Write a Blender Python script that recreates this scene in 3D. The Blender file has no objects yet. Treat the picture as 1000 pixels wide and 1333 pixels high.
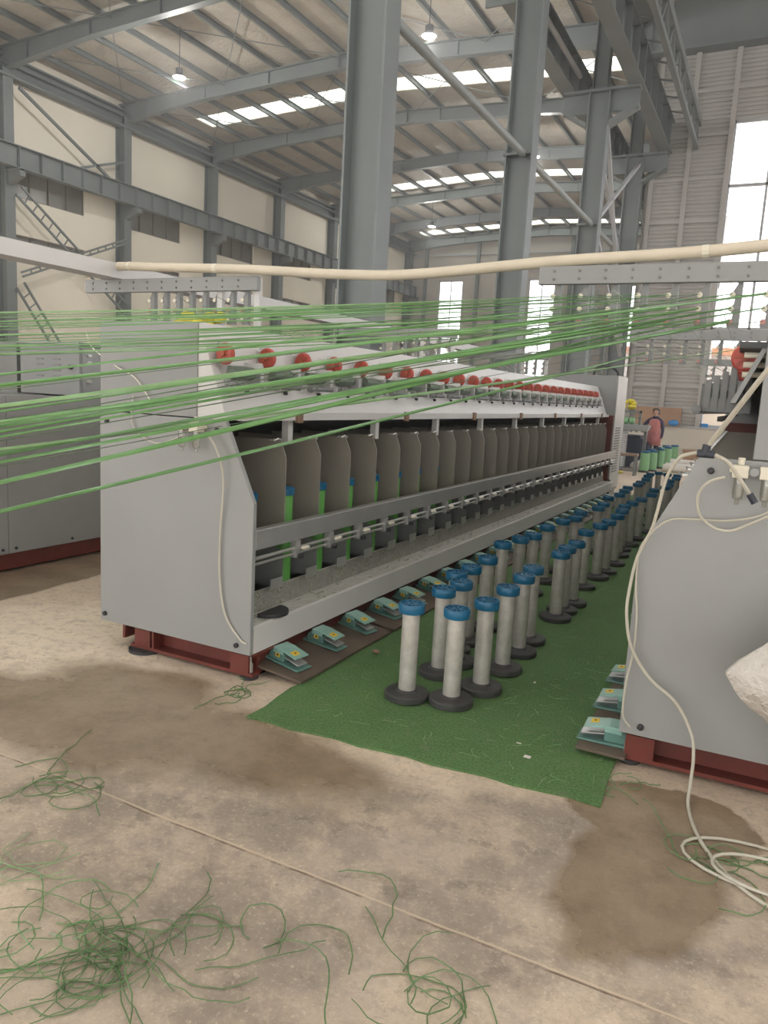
import bpy, bmesh, math, random
from mathutils import Vector, Matrix
random.seed(7)
PI = math.pi
scene = bpy.context.scene
COL = scene.collection

# ------------------------------------------------------------------ materials
def newmat(name):
    m = bpy.data.materials.new(name); m.use_nodes = True
    nt = m.node_tree
    return m, nt, nt.nodes['Principled BSDF']

def link(nt, a, b): nt.links.new(a, b)

def noise(nt, scale, detail=4, rough=.55, coord='Object', vec=None):
    n = nt.nodes.new('ShaderNodeTexNoise')
    n.inputs['Scale'].default_value = scale; n.inputs['Detail'].default_value = detail
    n.inputs['Roughness'].default_value = rough
    if vec is None:
        t = nt.nodes.new('ShaderNodeTexCoord'); vec = t.outputs[coord]
    link(nt, vec, n.inputs['Vector'])
    return n.outputs['Fac']

def ramp(nt, fac, stops):
    r = nt.nodes.new('ShaderNodeValToRGB')
    els = r.color_ramp.elements
    while len(els) < len(stops): els.new(.5)
    for e, (p, c) in zip(els, stops):
        e.position = p; e.color = (*c, 1) if len(c) == 3 else c
    link(nt, fac, r.inputs['Fac'])
    return r.outputs['Color']

def math_(nt, op, a, b=None, clamp=False):
    n = nt.nodes.new('ShaderNodeMath'); n.operation = op; n.use_clamp = clamp
    for i, v in enumerate((a, b)):
        if v is None: continue
        if isinstance(v, (int, float)): n.inputs[i].default_value = v
        else: link(nt, v, n.inputs[i])
    return n.outputs[0]

def maprange(nt, v, a, b, c=0., d=1., smooth=True):
    n = nt.nodes.new('ShaderNodeMapRange')
    if smooth: n.interpolation_type = 'SMOOTHSTEP'
    link(nt, v, n.inputs[0])
    for i, x in zip((1, 2, 3, 4), (a, b, c, d)): n.inputs[i].default_value = x
    return n.outputs[0]

def mixc(nt, fac, a, b, mode='MIX'):
    n = nt.nodes.new('ShaderNodeMix'); n.data_type = 'RGBA'; n.blend_type = mode
    if isinstance(fac, (int, float)): n.inputs[0].default_value = fac
    else: link(nt, fac, n.inputs[0])
    for i, v in ((6, a), (7, b)):
        if isinstance(v, tuple): n.inputs[i].default_value = (*v, 1)
        else: link(nt, v, n.inputs[i])
    return n.outputs[2]

def bump(nt, p, height, strength=.3, dist=.01):
    b = nt.nodes.new('ShaderNodeBump')
    b.inputs['Strength'].default_value = strength; b.inputs['Distance'].default_value = dist
    link(nt, height, b.inputs['Height']); link(nt, b.outputs[0], p.inputs['Normal'])

def paint(name, col, rough=.5, metal=0., var=.12, scale=3., bmp=0., spec=None, coat=0.):
    m, nt, p = newmat(name)
    f = noise(nt, scale, 5)
    lo = tuple(c*(1-var) for c in col); hi = tuple(min(1, c*(1+var)) for c in col)
    link(nt, ramp(nt, f, [(.3, lo), (.7, hi)]), p.inputs['Base Color'])
    p.inputs['Roughness'].default_value = rough; p.inputs['Metallic'].default_value = metal
    if spec is not None: p.inputs['Specular IOR Level'].default_value = spec
    if coat: p.inputs['Coat Weight'].default_value = coat
    if bmp: bump(nt, p, noise(nt, scale*12, 3), bmp, .004)
    return m

def emit(name, col, s):
    m, nt, p = newmat(name)
    p.inputs['Base Color'].default_value = (*col, 1)
    p.inputs['Emission Color'].default_value = (*col, 1); p.inputs['Emission Strength'].default_value = s
    return m

def glassmat(name, tint=(1, 1, 1), gloss=.08):
    m = bpy.data.materials.new(name); m.use_nodes = True
    nt = m.node_tree; nt.nodes.clear()
    o = nt.nodes.new('ShaderNodeOutputMaterial'); t = nt.nodes.new('ShaderNodeBsdfTransparent')
    g = nt.nodes.new('ShaderNodeBsdfGlossy'); x = nt.nodes.new('ShaderNodeMixShader')
    t.inputs[0].default_value = (*tint, 1); g.inputs['Roughness'].default_value = .05
    x.inputs[0].default_value = gloss
    link(nt, t.outputs[0], x.inputs[1]); link(nt, g.outputs[0], x.inputs[2]); link(nt, x.outputs[0], o.inputs[0])
    return m

def translucent_sheet(name, col):
    m = bpy.data.materials.new(name); m.use_nodes = True
    nt = m.node_tree; nt.nodes.clear()
    o = nt.nodes.new('ShaderNodeOutputMaterial'); t = nt.nodes.new('ShaderNodeBsdfTransparent')
    g = nt.nodes.new('ShaderNodeBsdfTranslucent'); x = nt.nodes.new('ShaderNodeMixShader')
    t.inputs[0].default_value = (*col, 1); g.inputs[0].default_value = (*col, 1); x.inputs[0].default_value = .5
    link(nt, t.outputs[0], x.inputs[1]); link(nt, g.outputs[0], x.inputs[2]); link(nt, x.outputs[0], o.inputs[0])
    return m

def dirty_tray_mat():
    m, nt, p = newmat('channel sheet with yarn dusting')
    f = noise(nt, 9, 6, .7); g = noise(nt, 60, 3, .6)
    base = ramp(nt, f, [(.35, (.22, .22, .195)), (.65, (.36, .355, .325))])
    dust_skylight = ramp(nt, g, [(.45, (.17, .18, .12)), (.6, (.40, .39, .36))])
    link(nt, mixc(nt, maprange(nt, f, .45, .62), base, dust_skylight), p.inputs['Base Color'])
    p.inputs['Roughness'].default_value = .55
    return m

def floor_mat():
    m, nt, p = newmat('stained workshop concrete')
    tc = nt.nodes.new('ShaderNodeTexCoord'); ov = tc.outputs['Object']
    sep = nt.nodes.new('ShaderNodeSeparateXYZ'); link(nt, ov, sep.inputs[0])
    n1 = noise(nt, .9, 6, .6, vec=ov); n2 = noise(nt, 5, 8, .65, vec=ov); n3 = noise(nt, 28, 6, .7, vec=ov)
    n4 = noise(nt, 2.2, 8, .62, vec=ov)
    base = ramp(nt, n2, [(.30, (.53, .42, .32)), (.52, (.66, .535, .41)), (.72, (.76, .64, .51))])
    grey = ramp(nt, n1, [(.36, (.42, .35, .29)), (.62, (.66, .54, .42))])
    c = mixc(nt, .45, base, grey)
    c = mixc(nt, math_(nt, 'MULTIPLY', maprange(nt, n3, .56, .74), .6), c, (.76, .65, .53))
    c = mixc(nt, math_(nt, 'MULTIPLY', maprange(nt, n3, .44, .30), .6), c, (.36, .28, .215))
    def blob(cx, cy, rx, ry, rot, wob=.5, edge=.25, src=None):
        mp = nt.nodes.new('ShaderNodeMapping'); mp.vector_type = 'TEXTURE'
        mp.inputs['Location'].default_value = (cx, cy, 0); mp.inputs['Rotation'].default_value = (0, 0, rot)
        mp.inputs['Scale'].default_value = (rx, ry, 1)
        link(nt, ov, mp.inputs['Vector'])
        ln = nt.nodes.new('ShaderNodeVectorMath'); ln.operation = 'LENGTH'; link(nt, mp.outputs[0], ln.inputs[0])
        w = math_(nt, 'MULTIPLY', math_(nt, 'SUBTRACT', src or n4, .5), wob*4)
        return maprange(nt, math_(nt, 'ADD', ln.outputs['Value'], w), 1+edge, 1-edge*.3)
    def union(*bs):
        a = bs[0]
        for b in bs[1:]: a = math_(nt, 'MAXIMUM', a, b)
        return a
    # grey trodden band in front of the mat, with darker drip marks
    scuff = union(blob(-1.15, 2.25, 1.15, .42, .06, .5, .5), blob(-.45, 2.45, .7, .42, .1, .5, .5), blob(-1.9, 1.75, .8, .3, 0, .5, .5), blob(-1.35, 1.6, .5, .3, 0, .5, .5))
    c = mixc(nt, math_(nt, 'MULTIPLY', math_(nt, 'MULTIPLY', scuff, maprange(nt, noise(nt, 2.6, 9, .68, vec=ov), .60, .42, .35, 1.)), .85), c, (.25, .205, .172))
    spots = math_(nt, 'MULTIPLY', maprange(nt, noise(nt, 7, 7, .72, vec=ov), .56, .62), scuff)
    c = mixc(nt, math_(nt, 'MULTIPLY', spots, .5), c, (.17, .14, .115))
    pale = math_(nt, 'MULTIPLY', maprange(nt, noise(nt, 5, 8, .75, vec=ov), .54, .68), scuff)
    c = mixc(nt, math_(nt, 'MULTIPLY', pale, .6), c, (.53, .45, .35))
    dust_skylight = blob(-3.75, 3.0, .85, .75, .2, .4, .4)  # pale patch paints in the light falling from the skylights
    c = mixc(nt, math_(nt, 'MULTIPLY', dust_skylight, .8), c, (.82, .70, .56))
    fine = noise(nt, 60, 5, .75, vec=ov); mid = noise(nt, 17, 8, .78, vec=ov)
    c = mixc(nt, math_(nt, 'MULTIPLY', maprange(nt, mid, .50, .60), .42), c, (.36, .29, .23))
    c = mixc(nt, math_(nt, 'MULTIPLY', maprange(nt, noise(nt, 10, 9, .8, vec=ov), .54, .60), .45), c, (.30, .245, .20))
    c = mixc(nt, math_(nt, 'MULTIPLY', maprange(nt, noise(nt, 21, 8, .85, vec=ov), .53, .70), .4), c, (.80, .68, .54))
    c = mixc(nt, math_(nt, 'MULTIPLY', maprange(nt, fine, .54, .68), .4), c, (.25, .20, .16))
    c = mixc(nt, math_(nt, 'MULTIPLY', maprange(nt, fine, .45, .34), .35), c, (.84, .72, .585))
    c = mixc(nt, math_(nt, 'MULTIPLY', maprange(nt, noise(nt, 1.6, 7, .7, vec=ov), .50, .62), .35), c, (.44, .37, .32))
    # wet patches
    wet = union(blob(-2.75, 2.42, .85, .36, .12, .55, .5), blob(-2.0, 2.6, .65, .26, -.05, .55, .6), blob(-2.8, 2.85, .5, .22, 0, .4, .5),
                blob(-5.2, 4.0, .42, 2.6, .05, .12, .06),
                blob(-.2, 3.02, .36, .27, 0, .25, .05), blob(-.24, 2.55, .24, .42, -.1, .3, .2))
    wetcol = ramp(nt, noise(nt, 4, 6, .7, vec=ov), [(.35, (.17, .118, .07)), (.6, (.27, .20, .13))])
    c = mixc(nt, math_(nt, 'MULTIPLY', wet, .80), c, wetcol)
    # expansion joint across the floor
    wob = math_(nt, 'MULTIPLY', math_(nt, 'SUBTRACT', noise(nt, 3, 4, vec=ov), .5), .025)
    dj = math_(nt, 'ABSOLUTE', math_(nt, 'SUBTRACT', math_(nt, 'ADD', sep.outputs[1], wob), 1.985))
    c = mixc(nt, math_(nt, 'MULTIPLY', maprange(nt, dj, .006, .002), .7), c, (.62, .50, .37))
    c = mixc(nt, math_(nt, 'MULTIPLY', maprange(nt, math_(nt, 'ABSOLUTE', math_(nt, 'ADD', math_(nt, 'SUBTRACT', sep.outputs[1], 1.974), wob)), .006, .002), maprange(nt, n2, .4, .6)), c, (.16, .11, .075))
    link(nt, c, p.inputs['Base Color'])
    r = math_(nt, 'SUBTRACT', .72, math_(nt, 'MULTIPLY', wet, .46))
    link(nt, r, p.inputs['Roughness'])
    bump(nt, p, math_(nt, 'MULTIPLY', n3, math_(nt, 'SUBTRACT', 1.0, wet)), .25, .006)
    return m

def turf_mat():
    m, nt, p = newmat('green artificial turf')
    n1 = noise(nt, 3, 5, .6); n2 = noise(nt, 90, 4, .7); n3 = noise(nt, 14, 6, .7)
    a = ramp(nt, n1, [(.3, (.066, .15, .046)), (.7, (.11, .225, .07))])
    b = ramp(nt, n2, [(.35, (.033, .085, .024)), (.5, (.095, .20, .062)), (.68, (.20, .33, .14))])
    c = mixc(nt, .55, a, b)
    c = mixc(nt, math_(nt, 'MULTIPLY', maprange(nt, n3, .52, .72), .55), c, (.17, .21, .12))
    link(nt, c, p.inputs['Base Color']); p.inputs['Roughness'].default_value = .85
    bump(nt, p, n2, .8, .012)
    return m

def tube_metal():
    m, nt, p = newmat('dull aluminium tube')
    f = noise(nt, 14, 5, .65); info = nt.nodes.new('ShaderNodeObjectInfo')
    c = ramp(nt, f, [(.3, (.42, .40, .37)), (.7, (.62, .60, .565))])
    link(nt, c, p.inputs['Base Color']); p.inputs['Metallic'].default_value = .4
    link(nt, maprange(nt, f, .3, .7, .38, .55), p.inputs['Roughness'])
    return m

def insulation():
    m, nt, p = newmat('wrinkled foil insulation under the roof')
    f = noise(nt, 1.1, 5, .6); g = noise(nt, 7, 4, .6)
    link(nt, ramp(nt, f, [(.3, (.42, .385, .335)), (.7, (.57, .53, .465))]), p.inputs['Base Color'])
    p.inputs['Roughness'].default_value = .6
    bump(nt, p, g, .7, .09)
    return m

MT = dict(
    ledge=paint('pale dusty ledge', (.60, .585, .55), .55, 0, .14, 22),
    floor=floor_mat(), turf=turf_mat(), tube=tube_metal(), foil=insulation(), channel=dirty_tray_mat(),
    panel=paint('light grey painted sheet', (.29, .297, .295), .42, .0, .05, 1.6),
    panel2=paint('grey painted sheet', (.265, .27, .27), .42, .0, .05, 1.6),
    white=paint('off white painted sheet', (.58, .57, .565), .4, .0, .05, 2.),
    midgrey=paint('mid grey enamel', (.22, .225, .225), .45, 0, .06, 3),
    tie=paint('grey tie pipe paint', (.27, .29, .29), .5, 0, .08, 2),
    dkgrey=paint('dark grey sheet', (.16, .165, .165), .5, .0, .1, 3),
    red=paint('dark red oxide paint', (.13, .026, .018), .45, .0, .2, 4),
    redlight=paint('orange red primer', (.38, .09, .045), .5, 0, .2, 6),
    black=paint('black rubber', (.028, .028, .03), .55, 0, .15, 8),
    basedisc=paint('black moulded plastic', (.045, .044, .044), .5, 0, .2, 12),
    blue=paint('blue plastic', (.006, .115, .235), .38, 0, .12, 8),
    partition=paint('brownish stainless sheet', (.31, .285, .245), .46, .3, .12, 2.2),
    darkcav=paint('dark machine interior', (.05, .052, .052), .6, 0, .2, 3),
    steel=paint('grey green structural paint', (.175, .195, .198), .5, 0, .10, .8),
    steel2=paint('pale grey structural paint', (.42, .43, .45), .5, 0, .08, .8),
    bright=paint('zinc plated metal', (.60, .60, .58), .3, .75, .08, 9),
    alu=paint('aluminium profile', (.50, .50, .50), .34, .6, .08, 4),
    redplastic=paint('red plastic', (.46, .075, .06), .45, 0, .15, 14),
    roller=paint('dark green grey roller', (.13, .165, .13), .45, .2, .2, 14),
    ivory=paint('ivory plastic', (.70, .66, .55), .4, 0, .06, 10),
    hose=paint('clear milky hose', (.50, .475, .40), .3, 0, .06, 10),
    pipe=paint('cream ribbed pipe', (.62, .55, .44), .55, 0, .07, 6),
    teal=paint('teal enamel', (.115, .235, .21), .35, 0, .12, 12),
    teallight=paint('pale teal enamel', (.25, .44, .39), .32, 0, .08, 12),
    yellow=paint('yellow sticker', (.78, .52, .03), .5, 0, .05, 20),
    yyarn=paint('yellow yarn', (.66, .56, .05), .7, 0, .2, 30),
    board=paint('brown phenolic board', (.115, .085, .062), .55, 0, .25, 5),
    green=paint('glossy green yarn', (.125, .28, .095), .28, 0, .15, 10, coat=.25),
    greenpale=paint('pale green yarn', (.22, .37, .17), .3, 0, .15, 10),
    greendull=paint('green yarn scraps', (.10, .19, .07), .5, 0, .25, 10),
    thread=paint('thin pale thread', (.45, .52, .42), .35, 0, .1, 10),
    threaddark=paint('thin dark thread', (.10, .155, .085), .4, 0, .1, 10),
    package=paint('wound green yarn', (.10, .34, .06), .5, 0, .15, 40),
    packagepale=paint('wound pale green yarn', (.20, .40, .20), .5, 0, .15, 40),
    plaster=paint('cream plaster wall', (.88, .825, .715), .8, 0, .06, .35),
    plinth=paint('cream painted plinth', (.60, .56, .49), .75, 0, .07, .8),
    clad=paint('grey ribbed wall sheet', (.40, .385, .37), .55, 0, .07, .6),
    clad2=paint('pale ribbed wall sheet', (.47, .44, .40), .55, 0, .07, .6),
    dimglass=paint('dull grey window glass', (.23, .225, .205), .18, 0, .25, .7),
    frame=paint('brown grey window frame', (.22, .20, .18), .5, 0, .1, 2),
    glass=glassmat('clear window glass', (.97, .98, 1.)), bowl=glassmat('clear plastic bowl', (.82, .82, .78), .12),
    skylight=translucent_sheet('milky skylight sheet', (.95, .97, .93)),
    lamp=emit('lit lamp face', (1., .98, .95), 9.), lampbody=paint('dark lamp housing', (.10, .11, .13), .4, .3),
    skin=paint('skin', (.50, .29, .21), .55, 0, .05, 10), hair=paint('dark hair', (.02, .017, .015), .5),
    navy=paint('dark purple blue cloth', (.045, .04, .085), .8, 0, .15, 12), pink=paint('dusty pink cloth', (.52, .20, .20), .8, 0, .12, 9),
    trouser=paint('black trousers', (.03, .03, .035), .8), lips=paint('lips', (.40, .14, .12), .5), eye=paint('dark eye', (.02, .015, .012), .3),
    navybin=paint('dark navy plastic', (.035, .045, .08), .45, 0, .15, 5), wood=paint('brown wood', (.20, .135, .10), .6, 0, .2, 8),
    card=paint('cardboard', (.36, .22, .14), .8, 0, .12, 4), sack=None, paper=paint('white paper roll', (.72, .68, .64), .6, 0, .05, 5),
    plasticbag=paint('white plastic bag', (.78, .78, .78), .35, 0, .04, 9),
    orange=paint('orange render', (.75, .30, .12), .8), cream=paint('pale building render', (.72, .60, .47), .8, 0, .04, .3),
    yard=paint('pale concrete yard', (.55, .53, .5), .85, 0, .08, .3),
    cyan=paint('bright blue plastic', (.03, .22, .55), .4), wirebl=paint('dark cable', (.03, .035, .05), .5),
    brownclip=paint('brown bakelite clip', (.23, .14, .09), .5, 0, .15, 20),
)
def sack_mat():
    m, nt, p = newmat('white woven sack')
    f = noise(nt, 5, 6, .65); g = noise(nt, 11, 5, .6)
    link(nt, ramp(nt, f, [(.3, (.47, .42, .37)), (.6, (.62, .59, .555))]), p.inputs['Base Color'])
    p.inputs['Roughness'].default_value = .5
    bump(nt, p, g, 1., .06)
    return m
MT['sack'] = sack_mat()

# ------------------------------------------------------------------ mesh builder
class M:
    def __init__(s): s.v = []; s.f = []; s.mi = []; s.cur = 0
    def add(s, vs, fs):
        o = len(s.v); s.v += [tuple(p) for p in vs]
        for f in fs: s.f.append(tuple(i+o for i in f)); s.mi.append(s.cur)
        return s
    def mat(s, i): s.cur = i; return s
    def box(s, x0, x1, y0, y1, z0, z1):
        vs = [(x, y, z) for x in (x0, x1) for y in (y0, y1) for z in (z0, z1)]
        return s.add(vs, [(0, 1, 3, 2), (4, 6, 7, 5), (0, 4, 5, 1), (2, 3, 7, 6), (0, 2, 6, 4), (1, 5, 7, 3)])
    def obox(s, c, size, rot=None):
        hx, hy, hz = (d/2 for d in size); c = Vector(c)
        R = rot if rot is not None else Matrix.Identity(3)
        vs = [c + R @ Vector((x, y, z)) for x in (-hx, hx) for y in (-hy, hy) for z in (-hz, hz)]
        return s.add(vs, [(0, 1, 3, 2), (4, 6, 7, 5), (0, 4, 5, 1), (2, 3, 7, 6), (0, 2, 6, 4), (1, 5, 7, 3)])
    def beam(s, p, q, w, h, up=(0, 0, 1)):
        p, q = Vector(p), Vector(q); d = (q-p).normalized(); u = Vector(up)
        if abs(d.dot(u)) > .98: u = Vector((1, 0, 0))
        r = d.cross(u).normalized(); t = r.cross(d).normalized()
        return s.obox((p+q)/2, (w, (q-p).length, h), Matrix((r, d, t)).transposed())
    def prism(s, poly, axis, a0, a1):
        def mk(p, a):
            if axis == 'x': return (a, p[0], p[1])
            if axis == 'y': return (p[0], a, p[1])
            return (p[0], p[1], a)
        n = len(poly); vs = [mk(p, a0) for p in poly] + [mk(p, a1) for p in poly]
        fs = [tuple(range(n))[::-1], tuple(range(n, 2*n))] + [(i, (i+1) % n, (i+1) % n+n, i+n) for i in range(n)]
        return s.add(vs, fs)
    def tube(s, pts, r, n=8, flat=None, twist=0., closed=False):
        pts = [Vector(p) for p in pts]; N = len(pts)
        rs = r if isinstance(r, (list, tuple)) else [r]*N
        vs = []; prev = None
        for i, p in enumerate(pts):
            d = (pts[min(i+1, N-1)] - pts[max(i-1, 0)]).normalized()
            if prev is None:
                u = Vector((0, 0, 1)) if abs(d.z) < .95 else Vector((1, 0, 0))
                a = d.cross(u).normalized()
            else:
                a = (prev - d*prev.dot(d)).normalized()
            prev = a; b = d.cross(a)
            tw = twist*i
            for k in range(n):
                t = 2*PI*k/n
                ca, sa = math.cos(t), math.sin(t)*(flat or 1)
                x = ca*math.cos(tw)-sa*math.sin(tw); y = ca*math.sin(tw)+sa*math.cos(tw)
                vs.append(p + (a*x + b*y)*rs[i])
        fs = [(i*n+k, i*n+(k+1) % n, (i+1)*n+(k+1) % n, (i+1)*n+k) for i in range(N-1) for k in range(n)]
        fs += [tuple(range(n))[::-1], tuple((N-1)*n+k for k in range(n))]
        return s.add(vs, fs)
    def lathe(s, prof, n=24, c=(0, 0, 0), axis='z'):
        vs = []
        for r, z in prof:
            for k in range(n):
                t = 2*PI*k/n; x, y = r*math.cos(t), r*math.sin(t)
                q = (x, y, z) if axis == 'z' else ((z, x, y) if axis == 'x' else (y, z, x))
                vs.append((q[0]+c[0], q[1]+c[1], q[2]+c[2]))
        N = len(prof)
        fs = [(i*n+k, i*n+(k+1) % n, (i+1)*n+(k+1) % n, (i+1)*n+k) for i in range(N-1) for k in range(n)]
        fs += [tuple(range(n))[::-1], tuple((N-1)*n+k for k in range(n))]
        return s.add(vs, fs)
    def ell(s, c, r, n=14, m=9):
        prof = [(max(1e-4, math.sin(PI*i/(m-1))), -math.cos(PI*i/(m-1))) for i in range(m)]
        o = len(s.v); s.lathe(prof, n)
        for i in range(o, len(s.v)):
            v = s.v[i]; s.v[i] = (c[0]+v[0]*r[0], c[1]+v[1]*r[1], c[2]+v[2]*r[2])
        return s
    def build(s, name, mats, parent=None, smooth=False, bevel=0., loc=None):
        me = bpy.data.meshes.new(name); me.from_pydata(s.v, [], s.f); me.validate()
        bm = bmesh.new(); bm.from_mesh(me); bmesh.ops.recalc_face_normals(bm, faces=bm.faces); bm.to_mesh(me); bm.free()
        for m in (mats if isinstance(mats, (list, tuple)) else [mats]): me.materials.append(m)
        if len(me.polygons) == len(s.mi):
            for p, i in zip(me.polygons, s.mi): p.material_index = i
        if smooth:
            me.polygons.foreach_set('use_smooth', [True]*len(me.polygons))
            me.set_sharp_from_angle(angle=math.radians(38))
        o = bpy.data.objects.new(name, me); COL.objects.link(o)
        if parent is not None: o.parent = parent
        if loc is not None: o.location = loc
        if bevel:
            b = o.modifiers.new('Bevel', 'BEVEL'); b.width = bevel; b.segments = 2; b.limit_method = 'ANGLE'
        return o

def tag(o, label, cat, group=None):
    o['label'] = label; o['category'] = cat
    if group: o['group'] = group
    return o

def thing(name, label, cat, loc=(0, 0, 0), rz=0., group=None):
    o = bpy.data.objects.new(name, None); COL.objects.link(o)
    o.location = loc; o.rotation_euler = (0, 0, rz); o.empty_display_size = .1
    return tag(o, label, cat, group)

def struct(o): o['kind'] = 'structure'; return o

def sgroup(name):
    o = bpy.data.objects.new(name, None); COL.objects.link(o); o['kind'] = 'structure'; o.empty_display_size = .1
    return o

KIDS = {}
def copy_tree(o, parent=None, keep=('category',)):
    c = o.copy(); COL.objects.link(c)
    if parent is not None: c.parent = parent
    for ch in [x for x in COL.objects if x.parent == o]: copy_tree(ch, c)
    return c

def spline(pts, n=8):
    P = [Vector(p) for p in pts]; out = []
    for i in range(len(P)-1):
        p0, p1, p2, p3 = P[max(i-1, 0)], P[i], P[i+1], P[min(i+2, len(P)-1)]
        for k in range(n):
            t = k/n
            out.append(.5*((2*p1)+(p2-p0)*t+(2*p0-5*p1+4*p2-p3)*t*t+(3*p1-p0-3*p2+p3)*t**3))
    out.append(P[-1]); return out

ORD = ['first', 'second', 'third', 'fourth', 'fifth', 'sixth', 'seventh', 'eighth', 'ninth', 'tenth', 'eleventh', 'twelfth', 'thirteenth',
       'fourteenth', 'fifteenth', 'sixteenth', 'seventeenth', 'eighteenth', 'nineteenth', 'twentieth', 'twenty-first', 'twenty-second',
       'twenty-third', 'twenty-fourth', 'twenty-fifth', 'twenty-sixth', 'twenty-seventh', 'twenty-eighth', 'twenty-ninth', 'thirtieth']

# ------------------------------------------------------------------ camera
CAM_H = 1.6
F = 985.0
vy = Vector((510, -126, F)).normalized()
zz = -Vector((-345, 6300, F)); zz = (zz - vy*zz.dot(vy)).normalized()
xx = vy.cross(zz)
R = Matrix((xx, vy, zz))                  # rows: world axes seen in the camera (x right, y down, z forward)
right, down, fwd = (Vector(R.col[i]) for i in range(3))
cam_data = bpy.data.cameras.new('camera'); cam = bpy.data.objects.new('camera', cam_data); COL.objects.link(cam)
cam_data.sensor_fit = 'VERTICAL'; cam_data.sensor_height = 36.; cam_data.lens = F/1333*36.; cam_data.clip_end = 500
mw = Matrix((right, -down, -fwd)).transposed().to_4x4(); mw.translation = (0, 0, CAM_H)
cam.matrix_world = mw
scene.camera = cam

# ------------------------------------------------------------------ setting: floor, walls, roof, steel frame
XW, XR, YE, YR = -27.3, -4.85, 56., 26.      # far wall line, middle column row, far end wall, near end wall
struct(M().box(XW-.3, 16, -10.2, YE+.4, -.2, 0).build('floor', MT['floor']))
struct(M().box(-90, 70, YE+.45, 160, -.25, -.05).box(-4.2, 60, YR+.8, YE+.45, -.25, -.05).build('outside_yard', MT['yard'])); bpy.data.objects['outside_yard'].name = 'ground_outside'

# left wall with two bands of windows
bays = [(14.25, 20.2), (20.2, 26.1), (26.1, 32.), (32., 38.), (38., 44.), (44., 50.), (50., 56.)]
wl = M(); WZ = [(6.3, 7.05), (8.35, 9.6)]
wins = []
for (a, b) in bays:
    wins += [(a+.45, a+4.0, 6.35, 7.0), (a+.45, a+4.0, 8.4, 9.6)]
wl.box(XW-.25, XW, 14, YE, 0, 6.35).box(XW-.25, XW, 14, YE, 7.0, 8.4).box(XW-.25, XW, 14, YE, 9.6, 13.75)
for (a, b) in bays:
    e = a+.45 if a > 14.3 else a+.45
    for (z0, z1) in ((6.35, 7.0), (8.4, 9.6)):
        wl.box(XW-.25, XW, a-.25 if a < 14.3 else a-1.95, a+.45, z0, z1)
for (z0, z1) in ((6.35, 7.0), (8.4, 9.6)): wl.box(XW-.25, XW, 54., YE, z0, z1)
struct(wl.build('wall_left', MT['plaster']))
for k, (y0, y1, z0, z1) in enumerate(wins):
    w = sgroup('window_%d' % (k+1)); w.location = (XW, y0, z0)
    fr = M(); L = y1-y0; H = z1-z0
    fr.box(-.2, -.05, 0, L, 0, .06).box(-.2, -.05, 0, L, H-.06, H).box(-.2, -.05, 0, .06, 0, H).box(-.2, -.05, L-.06, L, 0, H)
    for j in range(1, 4): fr.box(-.2, -.05, L*j/4-.03, L*j/4+.03, 0, H)
    fr.build('window_frame', MT['frame'], w)
    M().box(-.15, -.13, .03, L-.03, .03, H-.03).build('pane', MT['dimglass'], w)

# roof sheets: left span (two slopes) and the near strip of the right span
def ztop(x): return 14.0 - .045*abs(x+15.8)
def sheet(x0, x1, y0, y1, off=.0):
    m = M(); z0, z1 = ztop(x0)+off, ztop(x1)+off
    m.add([(x0, y0, z0), (x1, y0, z1), (x1, y1, z1), (x0, y1, z0), (x0, y0, z0+.08), (x1, y0, z1+.08), (x1, y1, z1+.08), (x0, y1, z0+.08)],
          [(0, 1, 2, 3), (4, 7, 6, 5), (0, 4, 5, 1), (1, 5, 6, 2), (2, 6, 7, 3), (3, 7, 4, 0)])
    return m
SKY = [-5.0, -1.0, 3.0, 7.0, 11.0, 15.2, 29.1, 42.3, 54.0]; SW = 1.25  # near strips are unseen, added for more light on floor and walls
edges = [-10.0] + [e for s in SKY for e in (s, s+SW)] + [YE]
m = M()
for i in range(0, len(edges), 2):
    for (a, b) in ((XW-.3, -15.8), (-15.8, XR)):
        q = sheet(a, b, edges[i], edges[i+1], .2); m.add(q.v, q.f)
for s in SKY:                                # short closed ends of the skylight strips
    q = sheet(XW-.3, -25.6, s, s+SW, .2); m.add(q.v, q.f)
struct(m.build('ceiling', MT['foil']))
for k, s in enumerate(SKY):
    m = M()
    for (a, b) in ((-25.6, -15.8), (-15.8, XR)):
        q = sheet(a, b, s, s+SW, .22); m.add(q.v, q.f)
    struct(m.build('window_%d' % (40+k), MT['skylight']))  # includes the unseen near strips added for light
struct(M().box(XR, 16, -10, -3, 13.65, 13.75).box(XR, 16, -1.75, 3, 13.65, 13.75).box(XR, 16, 4.25, 10, 13.65, 13.75).box(XR, 16, 11.25, YR, 13.65, 13.75).build('ceiling_panel', MT['foil']))  # unseen gaps between the panels added to let light in
# purlins along the hall
x = -26.4
while x < XR-.3:
    z = ztop(x)
    struct(M().prism([(x-.05, z), (x+.05, z), (x+.05, z+.03), (x-.02, z+.03), (x-.02, z+.18), (x+.05, z+.18), (x+.05, z+.2), (x-.05, z+.2)], 'y', -10, YE).build('purlin_beam', MT['steel']))
    x += 1.49
for x in (-4.2, -2.7, -1.2, .3, 1.8, 3.3):
    struct(M().box(x-.05, x+.05, -10, YR, 13.45, 13.65).build('purlin_beam', MT['steel']))

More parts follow.
